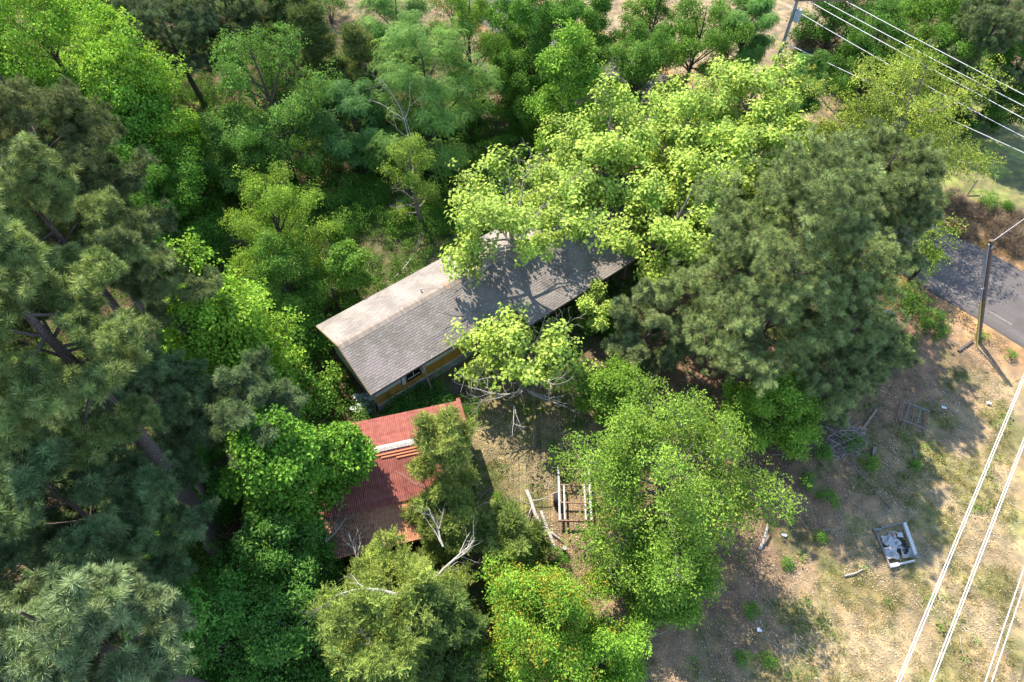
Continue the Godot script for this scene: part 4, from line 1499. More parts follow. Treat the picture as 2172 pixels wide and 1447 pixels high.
	var logs := [
		["timber_beam", "weathered square timber lying between the brush heap and the metal frame", "timber", Vector3(20.04, 0.1, -20.11), Vector3(18.8, 0.1, -18.8), 0.12, M.deck_wood, true],
		["grey_plank", "short grey plank at the foot of the brush heap", "plank", Vector3(19.2, 0.05, -17.8), Vector3(18.9, 0.08, -17.2), 0.16, grey, true],
		["fallen_rail", "long rusty rail lying across the litter near the slatted frame", "rail", Vector3(20.6, 0.06, -18.3), Vector3(22.0, 0.12, -20.6), 0.04, rusty, true],
		["split_log", "pale split log standing askew at the oak's shaded edge", "log", Vector3(11.9, 0.0, -12.3), Vector3(12.35, 0.55, -13.3), 0.08, M.dead_wood, false],
		["bleached_stick", "bleached stick on the dry grass near the box frame", "stick", Vector3(15.55, 0.06, -11.0), Vector3(16.6, 0.08, -11.35), 0.045, M.dead_wood, false],
		["white_plank", "short white plank on the red litter below the pines", "plank", Vector3(-13.3, 0.06, -8.15), Vector3(-12.75, 0.06, -7.85), 0.13, pale, true],
		["long_thin_stick", "long thin dead branch lying over the red soil", "stick", Vector3(17.6, 0.08, -16.9), Vector3(18.9, 0.08, -14.4), 0.035, M.grey_bark, false],
		["bare_pole", "thin grey pole lying at the rim of the dry field", "pole", Vector3(21.2, 0.06, -17.9), Vector3(21.0, 0.06, -16.7), 0.04, grey, false],
		["rusty_stake", "rusty stake standing in the litter below the road", "stake", Vector3(24.5, -0.05, -20.6), Vector3(24.7, 0.8, -20.9), 0.04, rusty, true],
		["dark_timber", "dark timber lying at the foot of the stub pole", "timber", Vector3(27.4, 0.1, -25.0), Vector3(26.2, 0.08, -24.2), 0.13, M.old_wood, true],
		["anchor_rod", "thin rusty rod standing just below the stub pole", "rod", Vector3(26.6, -0.05, -22.6), Vector3(27.05, 0.75, -23.2), 0.03, rusty, true],
		["dark_fence_post", "dark leaning fence post at the edge of the green field", "post", Vector3(32.0, 0.0, -37.6), Vector3(32.7, 1.2, -38.4), 0.1, M.old_wood, true],
		["brown_post", "dark brown post standing behind the house eave", "post", Vector3(-10.6, -0.1, -27.4), Vector3(-10.75, 2.3, -27.4), 0.14, M.old_wood, true],
		["leaning_pole", "thin dark pole leaning on the house corner", "pole", Vector3(-7.3, 0.0, -18.6), Vector3(-7.1, 2.3, -19.2), 0.06, M.old_wood, true],
		["wall_prop", "rough timber prop standing before the house window", "prop", HOUSE_AT + Vector3(2.9, -0.05, -1.75), HOUSE_AT + Vector3(2.42, 2.72, -1.95), 0.09, M.post_wood, true],
	]
	for q in logs:
		b = MB.new()
		if q[7]:
			b.bar(q[3], q[4], q[5], q[5] * 0.8)
		else:
			var mid: Vector3 = (q[3] + q[4]) / 2 + Vector3(0.04, 0.02, 0.05)
			b.tube([q[3], mid, q[4]], [q[5], q[5] * 0.9, q[5] * 0.7], 7)
		tag(obj(q[0], b.mesh(q[6])), q[1], q[2])
	# dead wood by the trailer
	rng.seed = 403
	b = MB.new()
	b.tube([Vector3(0.75, 0.1, -15.3), Vector3(0.95, 0.25, -14.7), Vector3(1.15, 0.2, -14.0), Vector3(1.65, 0.14, -13.1)], [0.11, 0.1, 0.1, 0.08], 8)
	bare_wood(b, Vector3(0.95, 0.25, -14.7), Vector3(0.9, 0.15, 0.1), 1.4, 0.035, 1)
	bare_wood(b, Vector3(1.0, 0.25, -14.5), Vector3(-0.8, 0.1, 0.1), 1.1, 0.04, 1)
	bare_wood(b, Vector3(1.0, 0.22, -14.4), Vector3(-0.3, 0.05, 0.9), 1.5, 0.06, 1)
	tag(obj("dead_branch", b.mesh(M.dead_wood)), "forked dead branch bleached pale grey beside the trailer frame", "dead branch")
	b = MB.new()
	b.tube([Vector3(1.45, 0.1, -14.2), Vector3(1.75, 0.14, -13.2), Vector3(2.1, 0.1, -12.3)], [0.09, 0.1, 0.07], 8)
	b.tube([Vector3(1.75, 0.14, -13.2), Vector3(2.4, 0.16, -12.7)], [0.06, 0.03], 6)
	tag(obj("dead_log", b.mesh(M.dead_wood)), "pale broken log lying beyond the forked dead branch", "log")
	b = MB.new()
	b.tube([Vector3(2.45, 0.0, -12.25), Vector3(2.5, 0.45, -12.2)], [0.12, 0.1], 8)
	tag(obj("tree_stump", b.mesh(M.dead_wood)), "small pale stump below the trailer's rusty rear bar", "stump")
	# rubbish at the house corner
	t = thing("rubbish_pile", "heap of torn white plastic at the house corner", "rubbish", Vector3(-8.2, 0, -20.5))
	rng.seed = 404
	for k in 34:
		b = MB.new()
		torn_sheet(b, Vector3(rnd(-0.55, 0.55), rnd(0.05, 0.4), rnd(-0.5, 0.6)), rnd(0.06, 0.2))
		obj("plastic_sheet", b.mesh(mat(Color(0.6, 0.61, 0.64) * rnd(0.4, 1.1), 0.5)), t)
	var bits := [[-9.9, -20.3, "white scrap lying on the litter left of the house corner heap"], [-10.9, -19.0, "pale scrap by the saplings behind the shed"], [-7.0, -18.4, "white scrap between the house corner and the shed"], [-4.9, -20.9, "white bent scrap by the skirting below the window"], [13.2, -13.0, "small blue and white wrapper under the oak's edge"], [11.0, -8.6, "small white square of paper in the shaded weeds"], [26.4, -20.6, "white scrap in the grass below the road"], [23.8, -20.3, "white paper on the shaded litter"], [2.9, -28.2, "pale paper sheet on the dark ground under the porch eave"], [6.9, -29.0, "crumpled white scrap by the porch post"], [-14.6, -24.2, "pale grey plastic strip hanging among the saplings"]]
	for q in bits:
		b = MB.new()
		torn_sheet(b, Vector3.ZERO, 0.085)
		torn_sheet(b, Vector3(0.08, 0.02, 0.05), 0.06)
		var o := obj("litter_scrap", b.mesh(mat(Color(0.72, 0.74, 0.76), 0.6)))
		o.position = Vector3(q[0], 0.09, q[1])
		tag(o, q[2], "rubbish")
	b = MB.new()
	b.box(Transform3D(Basis(Vector3.UP, 0.5), Vector3.ZERO), Vector3(1.5, 0.12, 1.0))
	b.box(Transform3D(Basis(Vector3.UP, 0.35), Vector3(0.1, 0.08, -0.05)), Vector3(1.2, 0.05, 0.7))
	var sl := obj("dark_slab", b.mesh(rough_mat(Color(0.05, 0.04, 0.035), Color(0.11, 0.09, 0.075), 0.05, Vector3(1, 1, 1))))
	sl.position = Vector3(-3.5, 0.3, -21.4)
	tag(sl, "dark flat slab against the house wall in shade", "slab")
	# the blue tub under the pine
	t = thing("blue_tub", "blue plastic tub lying on its side under the pine", "tub", Vector3(22.5, 0.35, -26.3), 0.7)
	b = MB.new()
	b.tube([Vector3(-0.5, 0, 0), Vector3(-0.45, 0, 0), Vector3(0.4, 0.02, 0)], [0.2, 0.33, 0.42], 16, false)
	b.tube([Vector3(0.38, 0.02, 0), Vector3(-0.4, 0, 0)], [0.4, 0.3], 16, true)
	obj("bowl", b.mesh(mat(Color(0.02, 0.09, 0.32), 0.45)), t)
	b = MB.new()
	b.tube([Vector3(0.37, 0.02, 0), Vector3(0.43, 0.02, 0)], [0.45, 0.45], 16, false)
	obj("rim", b.mesh(mat(Color(0.03, 0.13, 0.42), 0.45)), t)


func torn_sheet(b: MB, at: Vector3, s: float) -> void:
	var g := []
	for j in 4:
		for i in 4:
			g.append(at + Vector3((i - 1.5) * s * 0.66 + rnd(-0.2, 0.2) * s, rnd(-0.28, 0.28) * s, (j - 1.5) * s * 0.66 + rnd(-0.2, 0.2) * s))
	b.col = Color(1, 1, 1)
	for j in 3:
		for i in 3:
			var a := j * 4 + i
			b.tri(g[a], g[a + 4], g[a + 1])
			b.tri(g[a + 1], g[a + 4], g[a + 5])


func make_dead_wood() -> void:
	rng.seed = 501
	for s in DEAD_WOOD:
		var b := MB.new()
		var from := Vector3(s[2], s[3], s[4])
		var d := Vector3(s[5], s[6], s[7]) - from
		for k in s[10]:
			bare_wood(b, from, (d.normalized() + any_dir() * (0.4 * k)).normalized(), d.length() * (1.0 - 0.25 * k), s[8] * (1.0 - 0.3 * k), s[9], 0.85)
		tag(obj(s[0], b.mesh(M.dead_wood)), s[1], "dead branch")


func make_materials() -> void:
	M.painted = painted()
	M.pale_bark = rough_mat(Color(0.15, 0.13, 0.11), Color(0.38, 0.35, 0.31), 0.03, Vector3(1.2, 0.5, 1.2))
	M.grey_bark = rough_mat(Color(0.12, 0.1, 0.085), Color(0.28, 0.25, 0.22), 0.03, Vector3(1.2, 0.5, 1.2))
	M.brown_bark = rough_mat(Color(0.08, 0.055, 0.04), Color(0.2, 0.16, 0.125), 0.03, Vector3(1.2, 0.4, 1.2))
	M.dark_bark = rough_mat(Color(0.045, 0.035, 0.028), Color(0.13, 0.105, 0.085), 0.03, Vector3(1.2, 0.4, 1.2))
	M.pine_bark = rough_mat(Color(0.05, 0.035, 0.03), Color(0.2, 0.15, 0.125), 0.045, Vector3(1.6, 0.7, 1.6))
	M.pine_bark.heightmap_enabled = false
	M.cedar_bark = rough_mat(Color(0.2, 0.15, 0.12), Color(0.5, 0.45, 0.4), 0.03, Vector3(2.0, 0.4, 2.0))
	M.dead_wood = rough_mat(Color(0.24, 0.22, 0.2), Color(0.48, 0.45, 0.42), 0.03, Vector3(1.0, 1.0, 1.0))
	M.old_wood = rough_mat(Color(0.07, 0.055, 0.045), Color(0.15, 0.125, 0.1), 0.03, Vector3(1.0, 0.4, 1.0))
	M.post_wood = rough_mat(Color(0.2, 0.15, 0.1), Color(0.34, 0.27, 0.19), 0.03, Vector3(1.5, 0.4, 1.5))
	M.deck_wood = rough_mat(Color(0.2, 0.15, 0.11), Color(0.33, 0.27, 0.2), 0.03, Vector3(1.5, 1.0, 0.5))
	M.pole_wood = rough_mat(Color(0.1, 0.065, 0.045), Color(0.21, 0.15, 0.11), 0.03, Vector3(2.0, 0.25, 2.0))
	M.pole_grey = rough_mat(Color(0.24, 0.23, 0.22), Color(0.4, 0.39, 0.37), 0.03, Vector3(2.0, 0.25, 2.0))
	M.siding = mat(Color(0.5, 0.5, 0.48))
	M.wire = mat(Color(0.62, 0.62, 0.64), 0.4)
	M.white_wire = mat(Color(0.6, 0.59, 0.57), 0.4)


func make_trees() -> void:
	tree("sweetgum_tree", "bright yellow green tree towering in the far corner above the dark pine", "tree", "sweetgum", -28.31, -39.98, 15.0, 5.6, 3.5, 1, {"tone": Color(1.4, 1.25, 1.0), "limbs": 1.4})
	tree("sweetgum_tree", "bright green tree with yellow tips beside the leaning dark pine trunk", "tree", "sweetgum", -23.40, -38.42, 13.0, 4.6, 3.0, 2, {"tone": Color(1.35, 1.22, 1.0), "limbs": 1.3})
	tree("sweetgum_tree", "mid green tree standing below the yellow tipped one", "tree", "sweetgum", -22.33, -36.19, 9.5, 3.6, 2.0, 3, {"tone": Color(0.7, 0.85, 0.9)})
	tree("pine_tree", "dark pine with a bare leaning trunk, behind the bright yellow green trees", "pine", "pine", -23.59, -47.21, 11.0, 3.4, 4.5, 4, {"tone": Color(0.75, 0.8, 0.9), "lean": Vector2(-1.0, 0.3), "trunk": 0.26})
	tree("pine_tree", "dark pine with a tall thin trunk at the top of the woods", "pine", "pine", -21.73, -50.99, 10.0, 3.0, 4.0, 5, {"tone": Color(0.75, 0.8, 0.85), "trunk": 0.22})
	tree("pine_tree", "brownish dense pine crown at the edge below the bright corner tree", "pine", "pine", -21.22, -26.08, 17.5, 2.8, 10.0, 6, {"from": 0.35, "tone": Color(0.85, 0.78, 0.7)})
	tree("pine_tree", "pine with bare dark limbs in front of the bright green trees", "pine", "pine", -21.28, -26.78, 13.0, 2.7, 7.0, 7, {"from": 0.35, "tone": Color(0.7, 0.72, 0.75), "limbs": 0.8})
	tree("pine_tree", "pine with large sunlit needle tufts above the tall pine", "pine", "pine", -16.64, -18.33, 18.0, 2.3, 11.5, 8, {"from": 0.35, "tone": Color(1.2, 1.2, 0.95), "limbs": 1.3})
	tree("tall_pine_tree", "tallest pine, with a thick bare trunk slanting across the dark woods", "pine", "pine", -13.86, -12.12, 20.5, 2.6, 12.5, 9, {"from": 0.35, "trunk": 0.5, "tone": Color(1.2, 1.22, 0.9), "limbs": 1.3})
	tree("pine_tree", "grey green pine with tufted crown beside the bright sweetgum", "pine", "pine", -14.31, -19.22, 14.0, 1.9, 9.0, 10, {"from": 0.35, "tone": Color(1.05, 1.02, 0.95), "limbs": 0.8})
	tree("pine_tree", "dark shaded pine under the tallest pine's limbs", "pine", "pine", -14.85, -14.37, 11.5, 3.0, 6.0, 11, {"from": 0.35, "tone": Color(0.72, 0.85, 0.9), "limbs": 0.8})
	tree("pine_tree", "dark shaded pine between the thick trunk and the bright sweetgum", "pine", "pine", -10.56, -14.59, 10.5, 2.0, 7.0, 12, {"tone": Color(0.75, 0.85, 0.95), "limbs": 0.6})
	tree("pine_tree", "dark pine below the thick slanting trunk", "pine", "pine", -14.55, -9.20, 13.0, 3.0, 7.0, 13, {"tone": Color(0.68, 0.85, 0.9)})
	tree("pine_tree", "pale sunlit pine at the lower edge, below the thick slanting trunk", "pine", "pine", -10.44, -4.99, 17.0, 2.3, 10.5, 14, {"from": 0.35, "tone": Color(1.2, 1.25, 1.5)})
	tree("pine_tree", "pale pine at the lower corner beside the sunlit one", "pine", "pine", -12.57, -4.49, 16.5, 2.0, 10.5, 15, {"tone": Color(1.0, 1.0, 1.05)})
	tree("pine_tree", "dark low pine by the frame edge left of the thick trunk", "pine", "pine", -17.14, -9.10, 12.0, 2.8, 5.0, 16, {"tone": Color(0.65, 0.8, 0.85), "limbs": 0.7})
	tree("elm_tree", "spreading green elm standing alone in the woods behind the house", "tree", "elm", -15.92, -39.82, 10.5, 4.4, 3.2, 17, {"tone": Color(1.05, 1.1, 1.1)})
	tree("elm_tree", "low blue green elm just below the spreading elm", "tree", "elm", -18.31, -38.27, 6.5, 2.8, 1.5, 18, {"tone": Color(1.0, 1.05, 1.25)})
	tree("cedar_tree", "olive brown cedar beside the spreading elm", "cedar", "cedar", -13.83, -46.83, 10.0, 2.6, 1.5, 19, {"tone": Color(0.8, 0.78, 0.8)})
	tree("cedar_tree", "dark cedar at the top edge above the spreading elm", "cedar", "cedar", -18.11, -53.74, 9.0, 2.6, 1.5, 20, {"tone": Color(0.75, 0.8, 0.9)})
	tree("cedar_tree", "brownish cedar with yellowish tips between the elm and the feathery tree", "cedar", "cedar", -10.96, -45.18, 9.0, 2.3, 1.0, 21, {"tone": Color(0.95, 0.85, 0.8)})
	tree("locust_tree", "large feathery blue green tree behind the house", "tree", "locust", -5.61, -40.91, 10.5, 4.6, 2.2, 22, {"tone": Color(1.2, 1.15, 0.85)})
	tree("locust_tree", "feathery green tree at the top beside the far road", "tree", "locust", -8.25, -49.58, 10.0, 3.6, 2.5, 23, {"tone": Color(1.1, 1.1, 0.8)})
	tree("locust_tree", "dark drooping feathery tree left of the large feathery one", "tree", "locust", -11.04, -40.94, 7.0, 2.9, 1.5, 24, {"tone": Color(0.7, 0.85, 0.9)})
	tree("vine_tree", "yellow green slender tree beside the large feathery one", "tree", "fine", -2.79, -47.81, 10.0, 2.6, 1.2, 25, {"tone": Color(0.95, 1.0, 0.7)})
	tree("vine_tree", "tall vine covered trunk at the top of the woods", "tree", "elm", 1.16, -48.27, 11.0, 2.6, 1.5, 26, {"tone": Color(0.95, 1.1, 0.75), "shape": "column", "trunk": 0.25})
	tree("vine_tree", "second vine covered trunk, darker and nearer the road", "tree", "elm", 3.65, -48.73, 9.5, 2.4, 1.0, 27, {"tone": Color(0.8, 1.0, 0.7), "shape": "column", "trunk": 0.25})
	tree("vine_tree", "low leafy tree below the vine covered trunks", "tree", "elm", 1.54, -46.01, 6.0, 2.6, 0.8, 28, {"tone": Color(1.1, 1.15, 0.75)})
	tree("pyramid_tree", "bright green pointed tree between the catalpas and the vine covered trunks", "tree", "sweetgum", 4.22, -39.76, 11.5, 3.3, 1.5, 29, {"tone": Color(1.0, 1.0, 1.3), "shape": "egg"})
	tree("vine_tree", "leafy green tree hung with vines before the pale bank", "tree", "elm", 9.64, -46.67, 8.0, 2.9, 1.6, 30, {"tone": Color(1.0, 1.05, 0.9)})
	tree("young_tree", "green tree with thin dark stems on the pale bank", "tree", "elm", 13.63, -49.16, 8.5, 3.2, 3.5, 31, {"tone": Color(1.1, 1.1, 0.8), "limbs": 0.75})
	tree("young_tree", "small green tree with open crown at the top of the pale bank", "tree", "elm", 11.33, -53.74, 8.0, 2.4, 3.0, 32, {"tone": Color(1.1, 1.1, 0.8), "limbs": 0.7})
	tree("young_tree", "feathery green tree in front of the grey power pole", "tree", "locust", 17.09, -49.58, 9.0, 2.3, 3.0, 33, {"tone": Color(0.9, 1.05, 0.75)})
	tree("vine_tree", "leafy vine hung tree hiding the far road at the top edge", "tree", "elm", -0.40, -52.73, 9.0, 2.6, 1.0, 34, {"tone": Color(1.0, 1.1, 0.8)})
	tree("vine_tree", "leafy tree between the pointed tree and the top edge", "tree", "elm", 6.34, -53.09, 7.5, 2.3, 1.0, 35, {"tone": Color(1.0, 1.1, 0.8)})
	tree("sweetgum_tree", "lime green tree at the very edge under the corner tree", "tree", "sweetgum", -31.48, -38.75, 11.0, 4.2, 2.0, 36, {"tone": Color(1.25, 1.2, 0.9), "limbs": 1.2})
	tree("sweetgum_tree", "lime green tree between corner tree and dark leaning pine", "tree", "sweetgum", -30.49, -48.95, 10.0, 4.2, 2.0, 37, {"tone": Color(1.3, 1.22, 0.9), "limbs": 1.2})
	tree("sweetgum_tree", "leafy green tree tucked under the yellow tipped tree", "tree", "sweetgum", -27.14, -37.17, 9.0, 3.4, 1.5, 38, {"tone": Color(0.85, 0.95, 0.8)})
	tree("catalpa_tree", "large pale green catalpa over the back of the house roof", "catalpa", "catalpa", 6.11, -34.55, 9.5, 4.2, 3.0, 39, {"limbs": 1.2})
	tree("catalpa_tree", "pale green catalpa behind the house, nearest the pointed tree", "catalpa", "catalpa", 10.51, -37.20, 9.5, 4.0, 3.5, 40, {"limbs": 1.2})
	tree("catalpa_tree", "pale green catalpa with thin crown before the grey power pole", "catalpa", "catalpa", 15.54, -40.61, 9.0, 3.8, 3.5, 41, {"limbs": 1.1})
	tree("catalpa_tree", "pale green catalpa between the olive leaved tree and the big pine", "catalpa", "catalpa", 15.66, -35.70, 8.5, 3.4, 3.0, 42, {"limbs": 1.0})
	tree("catalpa_tree", "catalpa with dark forked trunk at the end of the porch", "catalpa", "catalpa", 8.83, -29.43, 9.0, 3.9, 3.2, 43, {"lean": Vector2(1.1, -0.6), "trunk": 0.2})
	tree("catalpa_tree", "tall catalpa with bare grey limbs rising in front of the house roof", "catalpa", "catalpa", 0.77, -27.40, 10.4, 4.0, 5.6, 44, {"trunk": 0.24, "limbs": 1.0, "from": 0.45, "bare": 0.12, "dense": 0.7, "sx": 1.1, "lean": Vector2(-0.7, -0.3)})
	tree("catalpa_tree", "low spreading catalpa in front of the house wall", "catalpa", "catalpa", 0.46, -21.38, 5.5, 3.6, 2.4, 45, {"sx": 1.08, "sz": 0.75, "bare": 0.15, "limbs": 1.1, "dense": 0.6, "trunk": 0.2})
	tree("catalpa_tree", "pale green catalpa crown over the house ridge between the two tallest ones", "catalpa", "catalpa", 3.06, -32.13, 7.6, 2.6, 3.0, 46, {"limbs": 0.8})
	tree("catalpa_tree", "pale green catalpa filling the gap behind the porch end", "catalpa", "catalpa", 11.74, -33.39, 8.5, 3.3, 3.0, 47, {"limbs": 1.0})
	tree("young_catalpa", "small young catalpa growing at the edge of the porch", "catalpa", "catalpa", 4.90, -25.99, 3.2, 1.3, 0.7, 48, {"limbs": 0.5, "size": 0.8})
	tree("olive_tree", "broad tree with glossy olive leaves beside the overhead wires", "tree", "gloss", 24.35, -37.72, 10.5, 5.7, 3.0, 49, {"sx": 1.15, "tone": Color(1.2, 1.25, 0.9)})
	tree("olive_tree", "low olive leaved tree hiding the road behind the big pine", "tree", "gloss", 20.16, -36.76, 6.5, 2.8, 1.5, 50, {"tone": Color(1.05, 1.1, 0.9)})
	tree("young_tree", "slim feathery tree on the bank under the overhead wires", "tree", "locust", 20.81, -45.20, 6.5, 2.0, 1.2, 51, {"tone": Color(0.9, 1.0, 0.7)})
	tree("olive_tree", "small yellowish tree between the catalpa and the big pine", "tree", "gloss", 13.70, -31.36, 7.2, 1.9, 2.5, 52, {"tone": Color(1.05, 1.1, 0.7)})
	tree("pine_tree", "broad dense pine standing between the road and the oak", "pine", "pine", 12.47, -22.10, 14.0, 4.8, 3.5, 53, {"tone": Color(1.2, 1.2, 1.1), "trunk": 0.3, "limbs": 1.9, "dense": 1.15, "from": 0.35, "size": 0.95})
	tree("pine_tree", "upper pine crown with pale upright shoots beside the road", "pine", "pine", 19.02, -27.25, 12.5, 3.7, 4.5, 54, {"tone": Color(1.05, 1.05, 0.95), "limbs": 1.7, "dense": 1.15, "from": 0.35, "size": 0.95})
	tree("pine_tree", "lower pine beside the blue tub, with dead twigs", "pine", "pine", 17.22, -21.67, 7.0, 2.8, 1.2, 55, {"tone": Color(1.15, 1.15, 1.2), "size": 0.95, "limbs": 1.2})
	tree("pine_tree", "young pine in front of the porch", "pine", "pine", 7.35, -23.35, 6.0, 2.2, 1.0, 56, {"tone": Color(1.25, 1.2, 1.3), "size": 0.95, "limbs": 0.8})
	tree("oak_tree", "wide fresh green oak over the trailer frame", "oak", "oak", 7.02, -13.79, 8.6, 4.8, 2.6, 57, {"tone": Color(1.0, 0.95, 0.95), "limbs": 1.1, "dense": 0.75})
	tree("oak_tree", "smaller oak growing beside the wide oak and the pine", "oak", "oak", 13.02, -18.43, 5.0, 2.1, 1.3, 58, {"tone": Color(1.0, 1.05, 0.9)})
	tree("oak_tree", "low oak below the wide oak at the shaded litter", "oak", "oak", 6.36, -10.30, 4.2, 2.4, 1.0, 59, {"tone": Color(0.95, 1.0, 0.95), "limbs": 0.8})
	tree("oak_tree", "fresh green oak sapling between the two catalpas and the young pine", "oak", "oak", 5.25, -19.81, 3.8, 1.8, 0.8, 60, {"limbs": 0.6})
	tree("far_tree", "dark green tree under the overhead wires beyond the road", "tree", "elm", 27.38, -48.63, 8.0, 3.2, 1.0, 61, {"tone": Color(0.7, 0.85, 0.6)})
	tree("far_tree", "bright green tree under the highest wire", "tree", "elm", 31.42, -51.26, 9.0, 3.4, 1.0, 62, {"tone": Color(1.0, 1.05, 0.6)})
	tree("far_tree", "leafy tree behind the olive leaved tree, under three wires", "tree", "elm", 31.22, -46.67, 7.5, 3.0, 0.8, 63, {"tone": Color(0.9, 1.05, 0.5)})
	tree("far_pine", "greyish pine at the top corner beyond the road", "pine", "pine", 32.89, -46.34, 11.0, 3.6, 3.0, 64, {"tone": Color(0.85, 0.9, 0.95)})
	tree("far_tree", "dark tree at the edge below the greyish pine", "tree", "elm", 36.12, -46.03, 7.5, 2.8, 0.8, 65, {"tone": Color(0.6, 0.8, 0.5)})
	tree("far_tree", "dark green tree at the top edge between pole and wires", "tree", "elm", 25.86, -54.37, 8.0, 3.0, 1.0, 66, {"tone": Color(0.6, 0.8, 0.55)})
	tree("sapling_tree", "yellow green bushy tree in the middle of the woods", "tree", "fine", -13.65, -30.16, 8.2, 3.0, 1.2, 67, {"tone": Color(1.25, 1.2, 0.7)})
	tree("sapling_tree", "mid green tree below the yellow green bushy tree", "tree", "fine", -13.10, -26.90, 6.2, 2.3, 0.8, 68, {"tone": Color(0.8, 0.95, 0.8)})
	tree("sapling_tree", "small fresh green tree at the back corner of the house", "tree", "elm", -9.39, -27.85, 5.2, 1.4, 1.6, 69, {"tone": Color(1.25, 1.25, 0.8), "limbs": 0.6, "dense": 0.7})
	tree("sweetgum_tree", "bright lime green sweetgum in the middle of the shaded pines", "tree", "sweetgum", -13.43, -20.36, 11.0, 4.0, 2.5, 70, {"tone": Color(1.3, 1.2, 1.0), "limbs": 1.3})
	tree("sweetgum_tree", "lime green tree below the bright sweetgum, by the dark pine boughs", "tree", "sweetgum", -13.14, -18.81, 8.0, 3.0, 2.0, 71, {"tone": Color(1.0, 1.05, 1.0)})
	tree("sweetgum_tree", "green sweetgum with broad leaves beside the shed roof", "tree", "sweetgum", -9.44, -13.70, 9.5, 2.9, 2.5, 72, {"tone": Color(0.75, 0.9, 1.0)})
	tree("sweetgum_tree", "leafy bough of a green sweetgum hanging over the shed roof", "tree", "sweetgum", -7.83, -15.26, 5.6, 1.6, 3.4, 73, {"tone": Color(0.8, 0.95, 1.0), "limbs": 0.6})
	tree("half_dead_tree", "thin leafed tree with bare grey top behind the house", "tree", "fine", -6.16, -34.97, 7.5, 2.2, 1.8, 74, {"tone": Color(1.2, 1.1, 0.9), "dense": 0.45, "bare": 0.25, "bark": "grey_bark", "limbs": 0.75})
	tree("oak_tree", "green tree low in the woods below the bright upper sweetgums", "tree", "elm", -21.69, -31.82, 8.0, 3.2, 1.5, 75, {"tone": Color(0.8, 1.0, 0.6)})
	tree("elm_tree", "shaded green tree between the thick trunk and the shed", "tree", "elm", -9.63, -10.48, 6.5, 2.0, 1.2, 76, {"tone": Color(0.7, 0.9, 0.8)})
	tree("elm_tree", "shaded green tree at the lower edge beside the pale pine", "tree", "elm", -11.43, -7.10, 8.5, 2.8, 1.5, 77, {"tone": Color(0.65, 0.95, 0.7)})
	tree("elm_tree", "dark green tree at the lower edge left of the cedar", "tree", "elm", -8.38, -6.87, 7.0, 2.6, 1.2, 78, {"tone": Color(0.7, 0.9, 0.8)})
	tree("cedar_tree", "thin olive cedar with a bare pale trunk over the shed roof", "cedar", "cedar", -2.74, -14.68, 7.8, 1.4, 3.2, 79, {"dense": 0.45, "tone": Color(1.5, 1.3, 1.0), "limbs": 0.9, "shape": "round"})
	tree("cedar_tree", "dense green cedar at the near corner of the shed", "cedar", "cedar", -2.81, -12.74, 4.2, 1.7, 0.5, 80, {"tone": Color(1.15, 1.1, 0.8), "shape": "round"})
	tree("cedar_tree", "dull olive cedar between the shed and the forked dead branch", "cedar", "cedar", -0.02, -11.68, 3.8, 1.4, 0.5, 81, {"tone": Color(1.05, 1.05, 0.85), "shape": "round"})
	tree("cedar_tree", "large yellowish green cedar with dead white limbs below the shed", "cedar", "cedar", -4.82, -8.67, 6.0, 2.5, 1.0, 82, {"tone": Color(1.5, 1.4, 1.0), "shape": "round", "limbs": 1.1, "dense": 0.85})
	tree("cedar_tree", "olive cedar at the lower edge beside the yellow flecked bush", "cedar", "cedar", -5.15, -6.37, 7.5, 2.5, 1.2, 83, {"tone": Color(1.35, 1.3, 0.95), "shape": "round", "limbs": 1.1, "dense": 0.85})
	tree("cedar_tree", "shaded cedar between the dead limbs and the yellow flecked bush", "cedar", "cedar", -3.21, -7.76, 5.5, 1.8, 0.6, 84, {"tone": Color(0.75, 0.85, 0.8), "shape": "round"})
	tree("flecked_bush_tree", "rounded bright green tree flecked with yellow at the lower edge", "tree", "fine", 1.18, -7.77, 6.4, 2.9, 0.8, 85, {"tone": Color(1.05, 1.2, 0.5), "limbs": 1.4, "flecks": true})
	tree("flecked_bush_tree", "lower lobe of bright green beside the yellow flecked tree", "tree", "fine", 3.45, -6.72, 4.2, 1.9, 0.5, 86, {"tone": Color(1.0, 1.2, 0.5), "limbs": 0.8})


